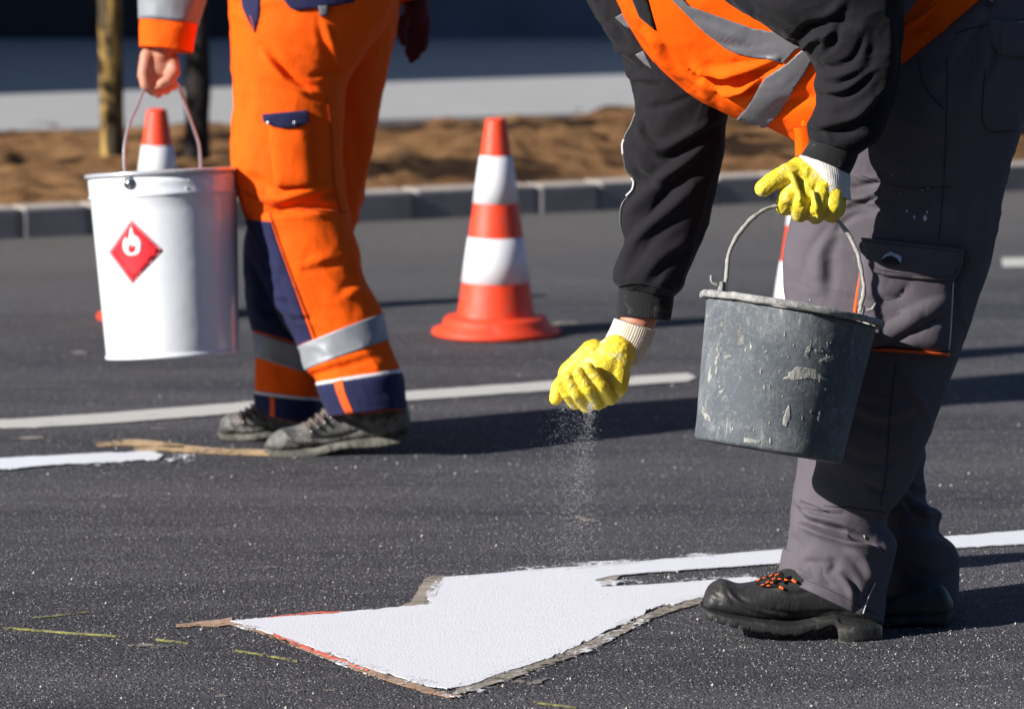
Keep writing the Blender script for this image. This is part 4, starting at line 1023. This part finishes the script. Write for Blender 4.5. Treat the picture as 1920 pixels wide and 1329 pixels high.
# ---------------------------------------------------------------- worker in grey
def grey_worker():
    dn = 6.80; df = 6.99
    t = thing("person", "person bending forward in an orange vest, black hoodie and grey trousers, scattering beads", "person", G(1600, 1195))
    # far leg
    far = Loft([((1620,-150),(1930,-130),df,.12),((1600,60),(1925,60),df,.12),((1560,300),(1850,330),df,.11),((1560,560),(1790,560),df,.10),((1560,760),(1735,800),df,.09),((1580,860),(1733,862),df,.085),((1600,900),(1731,905),df,.082),((1610,930),(1737,944),df,.085),
                ((1622,955),(1764,960),df,.092),((1625,985),(1761,992),df,.09),((1622,1020),(1793,1025),df,.095),((1630,1070),(1795,1062),df,.095),((1638,1110),(1791,1110),df,.09),((1650,1140),(1786,1152),df,.088)], 240, 130)
    far.wrinkle(0.006, 0.1, (1, 0, 0.2), 2.5, 21).wrinkle(0.0018, 0.045, (1, 0, -0.4), 3.0, 34, ridge=True, oct=2).folds([([(1700,930),(1740,960),(1762,955)], 8, 10, 1), ([(1680,1000),(1730,1010),(1790,1030)], 10, 8, -1), ([(1690,900),(1720,925),(1740,925)], 7, -9, 0), ([(1690,1050),(1740,1080),(1790,1075)], 9, -6, 0)])
    far.build("trouser_leg", GREY, t)
    near = Loft([((1640,-210),(1985,-150),dn+.08,.17),((1625,-110),(1972,-70),dn+.06,.165),((1600,-20),(1960,20),dn+.04,.155),((1572,90),(1945,110),dn+.02,.145),((1540,210),(1924,205),dn,.135),((1508,320),(1899,300),dn,.125),((1486,415),(1872,415),dn,.12),
                 ((1471,495),(1853,500),dn,.118),((1478,575),(1828,580),dn,.115),((1500,670),(1798,665),dn,.112),((1506,770),(1762,760),dn,.108),((1496,868),(1722,862),dn,.10),((1485,930),(1700,915),dn,.098),((1479,985),(1660,978),dn,.098),
                 ((1472,1035),(1677,1020),dn,.10),((1462,1062),(1668,1052),dn,.10),((1455,1076),(1652,1168),dn-.01,.098)], 360, 200, pw=0.86)
    near.wrinkle(0.0045, 0.12, (0.4, 0, 1), 2.5, 31).wrinkle(0.0018, 0.045, (1, 0, -0.4), 3.0, 33, ridge=True, oct=2)
    near.folds([
        # knee and shin
        ([(1487,925),(1520,965),(1580,985),(1640,1010)], 9, 11, 1), ([(1500,985),(1550,1000),(1600,1015),(1645,1030)], 9, 22, -1), ([(1525,990),(1580,1008),(1640,1020)], 5, -20, 0),
        ([(1556,1045),(1565,1060),(1552,1075)], 8, -6, 0), ([(1480,1060),(1510,1040),(1545,1045)], 9, 4, 1), ([(1590,1030),(1620,1050),(1640,1090)], 9, 6, 1), ([(1600,1150),(1630,1110),(1645,1070)], 7, -6, 0),
        ([(1480,1000),(1500,1030),(1490,1060)], 10, -4, 0),
        ([(1500,600),(1560,640),(1620,650)], 8, -7, 0), ([(1690,700),(1730,760),(1745,800)], 8, 6, 1), ([(1620,905),(1660,925),(1690,915)], 6, -7, 0), ([(1495,945),(1530,952),(1575,958)], 5, 6, 1),
        ([(1570,345),(1600,352),(1640,345)], 5, -5, 0), ([(1585,370),(1612,372),(1650,362)], 5, 6, 1), ([(1478,1045),(1500,1072),(1530,1085)], 6, 5, 1), ([(1570,1075),(1592,1100),(1600,1130)], 7, 6, -1), ([(1525,1060),(1540,1085),(1565,1100)], 6, -5, 0),
        # around the hip
        ([(1745,170),(1790,100),(1840,30)], 12, 9, 1), ([(1820,180),(1850,100),(1865,40)], 11, 9, 1), ([(1790,190),(1830,110),(1850,60)], 9, -9, 0), ([(1890,120),(1870,220),(1830,330)], 16, -6, 0),
        ([(1780,330),(1820,220),(1840,150)], 14, 7, -1),
        # thigh
        ([(1590,320),(1620,335),(1660,330)], 6, 5, 1), ([(1570,390),(1610,375),(1660,385)], 7, 5, 1), ([(1560,440),(1600,405),(1640,400)], 7, -5, 0), ([(1540,560),(1535,480),(1560,430)], 14, 7, 1), ([(1500,530),(1520,470),(1560,420)], 12, -5, 0),
        ([(1700,420),(1760,370),(1830,330)], 10, -6, 0), ([(1640,640),(1700,600),(1780,560)], 13, 9, 1), ([(1620,560),(1680,560),(1700,530)], 9, -6, 0), ([(1850,330),(1830,450),(1800,560)], 14, 6, 1),
        ([(1600,760),(1660,780),(1740,750)], 12, 5, 1), ([(1590,850),(1640,870),(1700,850)], 12, -6, 0)])
    near.build("trouser_leg", GREY, t); B = near.bvh
    near.strip("hem", 15.05, 15.98, GREY, t, 0.0018, nr=8) if False else None
    pk = patch("cargo_pocket", [(1612,470),(1640,462),(1700,470),(1790,482),(1788,560),(1780,657),(1770,661),(1700,656),(1640,650),(1610,645),(1606,560)], B, GREY, t, off=0.003, puff=0.012, step=7)
    pB = make_bvh([pk])
    fl = patch("pocket_flap", [(1617,445),(1660,450),(1720,457),(1807,467),(1805,494),(1797,512),(1777,527),(1720,522),(1657,516),(1636,507),(1626,490)], B, GREY, t, off=0.019, step=7, skirt=0.03)
    fB = make_bvh([fl])
    seam("flap_stitching", [(1621,452),(1700,461),(1803,473)], 1.5, fB, GREYD, fl, off=0.0006); seam("flap_stitching", [(1632,497),(1660,508),(1775,519),(1798,500)], 1.2, fB, GREYD, fl, off=0.0006)
    bd = patch("badge", [(1650,489),(1656,479),(1668,474),(1682,479),(1688,490),(1684,496),(1660,496)], fB, plain("badge_black", (0.02, 0.022, 0.025), 0.4, 0.5), fl, off=0.002, step=4)
    patch("badge_mark", [(1652,487),(1659,477),(1670,472),(1684,477),(1691,482),(1689,494),(1681,484),(1672,479),(1662,481)], fB, plain("pale_blue_scuff", (0.42, 0.52, 0.62), 0.5, 0.4, 0, 0.4, 200, 0), bd, off=0.0032, step=3)
    seam("orange_piping", [(1614,510),(1609,545),(1602,600)], [3, 7, 8], B, ORANGE_PIPE, t, off=0.006, skirt=0.012); seam("orange_piping", [(1636,655),(1700,659),(1777,664)], [4, 5, 6], B, ORANGE_PIPE, t, off=0.010, skirt=0.016)
    seam("pale_piping", [(1787,528),(1783,600),(1779,655)], 1.6, pB, WHITE_PIPE, t, off=0.002)
    patch("back_pocket_flap", [(1855,38),(1900,40),(1965,44),(1965,110),(1880,106),(1862,88),(1858,60)], B, GREY, t, off=0.006, step=7, skirt=0.01)
    patch("belt_loop", [(1846,-30),(1858,-30),(1862,12),(1850,14)], B, GREYD, t, off=0.008, step=5, skirt=0.01)
    for k, (l, w) in enumerate((([(1790,64),(1830,52),(1920,36)], 2), ([(1722,108),(1728,150),(1746,180),(1770,204)], 2.2), ([(1776,110),(1775,200),(1770,330),(1760,450)], 1.6), ([(1846,130),(1846,238),(1906,246)], 1.5),
                    ([(1545,948),(1600,952),(1660,960)], 1.6), ([(1650,950),(1662,880),(1670,760),(1680,680)], 1.5), ([(1500,938),(1550,958)], 1.4), ([(1462,1068),(1520,1090),(1580,1118),(1640,1150)], 1.3), ([(1612,330),(1700,352),(1780,350)], 1.5))):
        seam("seam", l, w, B, GREYD, t, off=0.0014)
    seam("pale_piping", [(1620,1003),(1623,1010)], 1.6, B, WHITE_PIPE, t, off=0.002); seam("pale_piping", [(1641,1092),(1628,1120),(1618,1150)], 1.4, B, WHITE_PIPE, t, off=0.002)
    spk = plain("white_paint_spots", (0.62, 0.65, 0.7), 0.6, 0.3, 0, 0.1, 40, 0); rr = random.Random(6); parts = []
    for (u, v, s) in [(1735,409,7),(1714,407,4),(1738,398,3),(1700,396,3),(1760,600,2),(1712,520,2)] + [(rr.uniform(1490,1800), rr.uniform(250,640), rr.uniform(0.8,1.8)) for _ in range(16)]:
        o = patch("tmp", jag([(u-s*.6, v), (u, v-s), (u+s*.6, v), (u, v+s)], s*0.3, int(u), 2), B, spk, None, off=0.0016, step=3); parts.append(([np.array(v_.co) for v_ in o.data.vertices], [tuple(p.vertices) for p in o.data.polygons])); me = o.data; bpy.data.objects.remove(o); bpy.data.meshes.remove(me)
    tag(meshobj("paint_spots", *join(parts), spk, t), kind="stuff")
    # ---- vest over the bent torso
    dc = 6.93
    vest = Loft([((1965,-112),(1506,276),dc-.03,.235),((1935,-150),(1478,256),dc-.03,.235),((1880,-210),(1440,241),dc-.02,.235),((1800,-265),(1400,229),dc-.02,.235),((1710,-305),(1350,208),dc-.01,.235),((1600,-335),(1290,174),dc,.235),((1500,-360),(1245,137),dc,.23),
                 ((1420,-375),(1210,97),dc,.23),((1340,-380),(1183,52),dc,.225),((1260,-380),(1160,4),dc,.22),((1200,-370),(1140,-50),dc,.20),((1150,-340),(1110,-110),dc,.16)], 320, 220, pw=0.95)
    vest.wrinkle(0.004, 0.16, (1, 0, 0.4), 2, 41).wrinkle(0.0012, 0.05, (1, 0, 0.3), 3, 43, ridge=True, oct=2)
    vest.folds([([(1305,132),(1350,138),(1400,128),(1455,112)], 9, 20, 1), ([(1320,150),(1360,155),(1400,158)], 5, -12, 0), ([(1350,172),(1385,170),(1420,152)], 6, 18, 1), ([(1300,133),(1312,148),(1320,140)], 6, -10, 0),
                ([(1370,118),(1400,122),(1440,118)], 6, -12, 0), ([(1335,165),(1375,178),(1400,176)], 5, 8, -1),
                ([(1440,215),(1480,195),(1530,180)], 12, -9, 0), ([(1330,190),(1320,160),(1300,110)], 14, 6, 1), ([(1210,60),(1250,120),(1300,165)], 10, 10, 1), ([(1240,80),(1275,140),(1310,170)], 7, -8, 0),
                ([(1700,50),(1750,20),(1800,-20)], 8, 12, 1), ([(1720,60),(1770,10),(1810,-20)], 7, -12, 0), ([(1745,80),(1790,40),(1835,0)], 8, 10, 1), ([(1310,40),(1350,60),(1400,80)], 9, 6, 1)])
    vest.build("safety_vest", ORANGE_V, t, 'in', 'cap'); VB = vest.bvh
    patch("reflective_band", [(1255,-20),(1261,0),(1287,26),(1321,60),(1360,91),(1381,100),(1410,107),(1441,112),(1470,118),(1485,100),(1503,86),(1480,74),(1454,61),(1412,54),(1360,36),(1321,22),(1293,12),(1282,0),(1270,-20)], VB, SILVERV, t, off=0.004, step=4, skirt=0.01)
    patch("reflective_band", [(1535,70),(1523,112),(1508,138),(1493,159),(1462,213),(1435,236),(1405,231),(1380,224),(1397,206),(1410,188),(1423,167),(1436,146),(1475,120),(1514,85),(1525,60)], VB, SILVERV, t, off=0.0062, step=4, skirt=0.014)
    patch("reflective_band", [(1660,-40),(1745,-40),(1721,0),(1700,28),(1680,62),(1660,60)], VB, SILVERV, t, off=0.004, step=4, skirt=0.01)
    seam("vest_binding", [(1290,177),(1240,137),(1205,96),(1180,52),(1160,6)], 5, VB, ORANGE_PIPE, t, off=0.002) if False else None
    tail = Loft([((1488,240),(1530,236),6.80,.02),((1494,258),(1524,256),6.80,.014),((1499,276),(1516,272),6.80,.006)], 40, 40); tail.wrinkle(.003, .03, (0, 0, 1), 2, 3); tail.build("vest_corner", ORANGE_V, t, 'in', 'in', 0.002)
    # ---- hoodie: torso, near sleeve, far sleeve
    tor = Loft([((1990,-120),(1600,60),dc,.17),((1850,-200),(1480,130),dc,.19),((1600,-320),(1330,90),dc,.20),((1400,-350),(1220,30),dc,.20),((1250,-350),(1140,-60),dc,.18),((1160,-320),(1080,-150),dc,.10)], 90, 90)
    tor.build("hoodie", BLACK, t, 'cap', 'cap')
    patch("hoodie_inset", [(1180,-30),(1212,-10),(1217,8),(1230,57),(1200,32),(1188,2)], VB, BLACK, t, off=0.003, step=6)
    na = 6.58
    ns = Loft([((1180,-130),(1330,-330),na+.12,.085),((1290,-60),(1440,-270),na+.07,.088),((1375,8),(1560,-200),na+.03,.088),((1430,46),(1640,-110),na,.088),((1475,72),(1684,-40),na,.086),((1503,87),(1694,20),na,.084),((1517,108),(1691,80),na,.082),((1531,136),(1686,130),na,.078),
               ((1528,158),(1677,172),na,.072),((1530,190),(1664,215),na,.068),((1524,212),(1654,240),na,.064),((1516,232),(1642,264),na,.060),((1516,250),(1622,280),na,.054),((1519,262),(1610,288),na,.047)], 320, 160)
    ns.wrinkle(0.003, 0.07, (0.2, 0, 1), 1.4, 51).wrinkle(0.0014, 0.035, (1, 0, 0.2), 2.5, 53, ridge=True, oct=2)
    ns.folds([([(1480,80),(1520,55),(1560,40),(1600,45)], 11, -12, 0), ([(1500,100),(1525,72),(1560,62)], 9, 14, -1), ([(1540,95),(1555,60),(1570,40)], 9, 8, 1), ([(1520,60),(1560,25),(1580,0)], 12, 7, 1),
              ([(1528,122),(1560,128),(1600,110),(1620,70)], 8, -9, 0), ([(1528,140),(1565,145),(1610,130)], 8, 8, 1), ([(1530,165),(1580,168),(1640,130)], 8, 7, 1), ([(1530,178),(1570,182),(1610,172)], 5, -7, 0),
              ([(1520,235),(1560,232),(1610,215),(1660,160)], 9, 8, 1), ([(1520,245),(1570,250),(1620,245)], 7, -9, 0), ([(1517,230),(1535,240),(1560,262)], 6, 6, 1), ([(1600,170),(1630,130),(1640,60)], 13, -6, 0), ([(1650,190),(1670,120),(1668,30)], 12, 5, 1), ([(1400,-10),(1460,20),(1500,40)], 14, 5, 1)])
    ns.build("sleeve", BLACK, t, "cap", "in")
    nc = Loft([((1520,255),(1612,283),na,.044),((1514,272),(1604,305),na,.043),((1502,290),(1594,326),na,.044)], 60, 120)
    nc.X = nc.X + nc.N*(0.0009*np.sin(nc.th*60))[None, :, None]; nc.normals(); nc.build("sleeve_cuff", RIB, t)
    fa = 7.06
    fs = Loft([((1010,-190),(1280,-260),fa,.11),((1065,-90),(1310,-120),fa,.11),((1098,-5),(1345,-10),fa,.108),((1136,65),(1362,75),fa,.10),((1172,130),(1368,150),fa,.095),((1189,180),(1366,205),fa,.09),((1190,210),(1362,232),fa,.088),((1183,236),(1359,258),fa,.086),((1171,264),(1356,282),fa,.085),
               ((1170,292),(1351,306),fa,.083),((1177,320),(1346,328),fa,.08),((1190,340),(1341,348),fa,.079),((1186,360),(1336,370),fa,.078),((1169,382),(1332,392),fa,.077),((1165,420),(1324,424),fa,.074),((1171,454),(1313,458),fa,.072),((1157,488),(1300,490),fa,.07),((1149,512),(1287,518),fa,.066),((1152,532),(1275,543),fa,.060),((1160,541),(1264,552),fa,.05)], 340, 170)
    fs.wrinkle(0.0035, 0.09, (0.6, 0, 1), 2.2, 61).wrinkle(0.0014, 0.04, (0.8, 0, 1), 2.8, 63, ridge=True, oct=2)
    fs.folds([([(1195,230),(1205,262),(1240,280),(1290,255),(1340,225)], 11, 10, 1), ([(1200,215),(1212,250),(1235,268)], 8, -10, 0), ([(1190,290),(1230,330),(1280,300),(1340,250)], 11, 8, 1), ([(1175,400),(1230,350),(1290,310),(1335,270)], 13, 10, -1), ([(1200,420),(1260,350),(1320,300)], 11, -9, 0),
              ([(1165,490),(1200,440),(1270,380),(1310,340)], 13, 9, -1), ([(1170,520),(1230,440),(1290,400)], 12, -7, 0), ([(1200,530),(1240,480),(1290,450)], 12, 6, 1), ([(1195,205),(1240,200),(1300,180)], 9, -6, 0), ([(1150,110),(1180,140),(1230,150)], 9, 8, 1), ([(1120,40),(1150,50),(1180,90)], 9, -9, 0), ([(1135,90),(1170,95),(1200,120)], 8, 8, 1)])
    fs.build("sleeve", BLACK, t); FB = fs.bvh
    seam("sleeve_seam", [(1153,536),(1200,530),(1262,545)], 5, FB, BLACK, t, off=0.002)
    for pl in ([(1153,33),(1168,25),(1185,55),(1172,50)], [(1191,103),(1206,96),(1223,130),(1208,120)]):
        patch("reflective_patch", pl, FB, SILVERV, t, off=0.001, step=3, skirt=0.002)
    pp = [(1194,208),(1184,235),(1172,258),(1169,280),(1171,300),(1176,320),(1190,337),(1190,350),(1185,362),(1168,382),(1164,405),(1165,425),(1174,455)]
    meshobj("sleeve_piping", *tube([P(u-1, v, fa-0.012) for u, v in pp], 0.0019, 8, n=60), plain("grey_piping", (0.06, 0.065, 0.07), 0.4, 0.5), t)
    meshobj("sleeve_piping", *tube([P(u-2, v, fa-0.014) for u, v in ((1172,262),(1169,272),(1170,290))], 0.0022, 8, n=20), WHITE_PIPE, t)
    meshobj("sleeve_piping", *tube([P(u-2, v, fa-0.014) for u, v in ((1186,334),(1190,342),(1187,356),(1176,368))], 0.0022, 8, n=20), WHITE_PIPE, t)
    fc = Loft([((1160,536),(1264,549),fa,.048),((1158,560),(1261,575),fa,.047),((1156,591),(1257,600),fa,.047)], 80, 140)
    fc.X = fc.X + fc.N*(0.0009*np.sin(fc.th*60))[None, :, None]; fc.normals(); fc.build("sleeve_cuff", RIB, t)
    # ---- gloves
    kn = Loft([((1152,597),(1229,622),fa-.01,.036),((1145,614),(1220,646),fa-.015,.036),((1136,632),(1208,668),fa-.02,.036),((1130,646),(1194,688),fa-.025,.036)], 60, 220)
    kn.X = kn.X + kn.N*(0.0006*np.sin(kn.th*60))[None, :, None]; kn.normals(); kn.build("glove_cuff", KNIT, t, 'in', 'in', 0.003)
    h = fa - 0.035
    gp = [capsule(P(1158,662,h), P(1128,690,h), .036, .040), ellipsoid(P(1122,680,h), [(RT*.050+UP*.028), FW*.028, (RT*-.014+UP*.030)]), capsule(P(1112,660,h), P(1066,700,h+.008), .024, .020),
          capsule(P(1160,680,h-.012), P(1156,722,h-.012), .024, .022), capsule(P(1150,728,h), P(1110,742,h+.01), .022, .020), capsule(P(1120,700,h+.012), P(1082,733,h+.014), .026, .020)]
    for a in (((1160,735,.02),(1145,748,-.022),(1128,722,-.050),(1104,690,-.052)), ((1140,746,.02),(1120,757,-.022),(1103,730,-.052),(1085,698,-.054)),
              ((1120,750,.02),(1098,762,-.016),(1081,738,-.044),(1065,708,-.048)), ((1098,748,.02),(1078,757,-.008),(1062,737,-.032),(1050,716,-.036))):
        gp += chain([P(x, y, h+z) for x, y, z in a], [.0125, .0118, .0110, .0104])
    gp += chain([P(1072,700,h+.006), P(1046,726,h+.004), P(1042,748,h-.002)], [.018, .0128, .0118])
    def crease(co, no):
        q = co*np.array([38, 38, 60]); w = vnoise(q*0.6+5, 9); a = 0.0006*(fbm(q + 0.8*w[:, None], 4, 3, True) - 0.4); return co + no*a[:, None]
    organic("glove", gp, GLOVE, t, 0.0021, 5, 0.5, crease)
    # near hand, closed round the bail
    kw = Loft([((1499,292),(1592,324),na-.002,.038),((1500,300),(1594,338),na-.002,.040),((1506,312),(1592,352),na-.002,.040),((1512,322),(1586,366),na-.002,.036),((1518,330),(1572,372),na,.026)], 70, 220)
    kw.wrinkle(0.0025, 0.03, (0.5, 0, -1), 3, 5); kw.X = kw.X + kw.N*(0.0003*np.sin(kw.th*70))[None, :, None]; kw.normals(); kw.build("glove_cuff", KNITW, t, 'in', 'cap', 0.003)
    g = na - 0.008
    gp = [ellipsoid(P(1530,350,g), [(RT*.050-UP*.012), FW*.030, (UP*.040+RT*.012)]), capsule(P(1500,322,g), P(1556,340,g), .026, .032), capsule(P(1560,352,g), P(1560,388,g), .027, .024), capsule(P(1508,328,g), P(1492,362,g), .030, .026), capsule(P(1486,372,g-.006), P(1552,388,g-.004), .024, .024)]
    for a in (((1494,345,-.010),(1478,368,-.020),(1471,388,.002),(1482,390,.030)), ((1515,352,-.016),(1503,380,-.024),(1499,401,.0),(1504,396,.030)),
              ((1540,356,-.016),(1532,386,-.024),(1529,404,.002),(1532,398,.030)), ((1562,362,-.012),(1562,386,-.018),(1559,402,.004),(1556,396,.030))):
        gp += chain([P(x, y, g+z) for x, y, z in a], [.0185, .0175, .0155, .0125])
    gp += chain([P(1500,324,g-.004), P(1478,326,g-.016), P(1449,340,g-.024), P(1431,353,g-.026)], [.022, .0185, .0165, .0150])
    gp += [capsule(P(1504,312,g), P(1478,316,g-.01), .012, .009)]
    gp += chain([P(1470,314,g-.022), P(1486,332,g-.036), P(1500,372,g-.044), P(1504,396,g-.030)], [.004, .0055, .005, .004]) + chain([P(1524,360,g-.040), P(1531,390,g-.044), P(1535,408,g-.028)], [.004, .0045, .0035])
    organic("glove", gp, GLOVE, t, 0.0021, 5, 0.5, crease)
    # ---- one continuous body under the clothes, with the bare wrist
    hc = P(1010, -290, dc-.02)
    parts = head_parts(hc, [-0.75, 0.05, -0.65], [-0.65, 0, 0.75]) + [capsule(P(1060,-250,dc), P(1160,-220,dc), .055, .06), ellipsoid(P(1300,-170,dc), [RT*.20, FW*.17, UP*.11]), ellipsoid(P(1600,-90,dc), [RT*.2+UP*.03, FW*.15, UP*.12]), ellipsoid(P(1790,-30,dc-.05), [RT*.12, FW*.15, UP*.12])]
    parts += chain([P(1790,-20,dn+.04), P(1680,560,dn), P(1580,1060,dn)], [.085, .055, .04]) + chain([P(1790,-20,df), P(1670,560,df), P(1665,900,df), P(1705,1060,df)], [.07, .05, .035, .035])
    parts += [capsule(P(1580,1060,dn), P(1440,1130,dn), .035, .03), capsule(P(1715,1060,df), P(1690,1120,df), .035, .03)]
    parts += chain([P(1320,-190,na+.28), P(1420,-120,na+.08), P(1600,-40,na), P(1560,310,na)], [.04, .04, .04, .028]) + chain([P(1210,-130,fa), P(1270,280,fa), P(1206,580,fa-.002), P(1170,662,fa-.02)], [.06, .045, .0335, .030])
    organic("body", parts, SKIN, t, 0.005, 3, 0.5)
    hair(hc, [-0.75, 0.05, -0.65], [-0.65, 0, 0.75], t)
    # ---- boots
    x  = [1318, 1326, 1347, 1387, 1414, 1462, 1520, 1580, 1618, 1636]
    d1 = gd(1193) ; T = [.022, .038, .047, .050, .050, .046, .041, .036, .026, .010]
    up = Loft([((a, b-3), (a, c-3), d1, w) for a, b, c, w in zip(x, [1128,1108,1091,1098,1094,1074,1052,1046,1052,1090], [1138,1143,1150,1157,1162,1164,1160,1162,1170,1176], T)], 160, 100, 0.85, bdir=(0, 1, 0))
    up.folds([([(1366,1095),(1385,1118),(1410,1134),(1450,1146),(1500,1153),(1560,1147),(1620,1150)], 5, -3.5, 0), ([(1362,1100),(1380,1124),(1410,1140),(1450,1152)], 4, 2.5, 1), ([(1465,1112),(1500,1112),(1540,1100)], 3, -3, 0), ([(1335,1105),(1345,1115),(1360,1120)], 3, -1.5, 0), ([(1332,1115),(1342,1125),(1358,1132)], 3, -1.5, 0)])
    bo = up.build("boot", BOOT, t, 'cap', 'cap'); UB = up.bvh
    xs = [1314, 1322, 1350, 1400, 1450, 1490, 1528, 1566, 1572, 1610, 1652]
    so = Loft([((a, b-4), (a, c-4), d1, w) for a, b, c, w in zip(xs, [1134,1136,1141,1150,1158,1162,1155,1150,1150,1158,1166], [1149,1156,1167,1179,1187,1190,1181,1177,1203,1205,1206], [.024, .040, .051, .054, .053, .049, .044, .044, .046, .046, .03])], 260, 100, 0.6, bdir=(0, 1, 0))
    k = np.arange(260); nt_ = ((k % 17) < 7).astype(float)*0.011*(k < 70) + ((k % 30) < 9)*0.007*((k >= 70) & (k < 170)) + ((k % 26) < 8)*0.006*(k > 200)
    hz = so.X @ UP; lo = hz.min(axis=1, keepdims=True); so.X = so.X + UP*np.maximum(0, nt_[:, None]*0.8 - (hz - lo))[..., None]; so.normals()
    so.X = so.X + so.N*((0.0018*np.sin(np.linspace(0, 1, 260)*3))[:, None]*(np.abs(np.cos(so.th)) < 0.4)[None, :])[..., None]
    so.build("sole", BOOT_S, bo, 'cap', 'cap')
    # laces
    lp = []
    for l in ([(1416,1090),(1440,1080),(1468,1074)], [(1416,1092),(1440,1098),(1462,1098)], [(1430,1096),(1450,1084),(1470,1078)], [(1440,1084),(1452,1096),(1468,1102)], [(1455,1078),(1472,1092)]):
        lp.append(tube([P(u, v, d1-.040) for u, v in l], 0.0026, 8, n=14))
    meshobj("laces", *join(lp), LACE, bo); lp = []
    for (a, b) in (((1420,1088),(1424,1086)),((1431,1083),(1435,1082)),((1443,1079),(1447,1078)),((1454,1077),(1459,1076)),((1428,1095),(1432,1096)),((1439,1097),(1443,1098)),((1437,1092),(1441,1089)),((1449,1085),(1453,1083)),((1446,1090),(1449,1093)),((1460,1083),(1464,1086)),((1461,1099),(1470,1104)),((1485,1086),(1494,1092)),((1472,1085),(1476,1088))):
        big = abs(b[0]-a[0]) > 7
        lp.append(tube([P(a[0]-(0 if big else 1.5), a[1]+(0 if big else .7), d1-(.0440 if big else .0408)), P(b[0]+(0 if big else 1.5), b[1]-(0 if big else .7), d1-(.0450 if big else .0412))], 0.0026 if big else 0.0018, 8, n=4))
    meshobj("orange_lace_flecks", *join(lp), LACE_O, bo)
    x = [1600, 1640, 1670, 1700, 1740, 1775, 1786]; d2 = gd(1168)
    u2 = Loft([((a, b), (a, c), d2, w) for a, b, c, w in zip(x, [1128,1115,1105,1095,1090,1105,1125], [1150,1155,1158,1160,1160,1156,1150], [.03,.045,.045,.042,.042,.036,.02])], 90, 70, 0.85, bdir=(0, 1, 0))
    b2 = u2.build("boot", BOOT, t, 'cap', 'cap')
    s2 = Loft([((a, b), (a, c), d2, w) for a, b, c, w in zip(x, [1140,1142,1144,1142,1138,1136,1136], [1162,1167,1170,1165,1168,1166,1156], [.035,.05,.05,.046,.046,.042,.025])], 140, 70, 0.6, bdir=(0, 1, 0))
    s2.build("sole", BOOT_S, b2, 'cap', 'cap')
grey_worker()
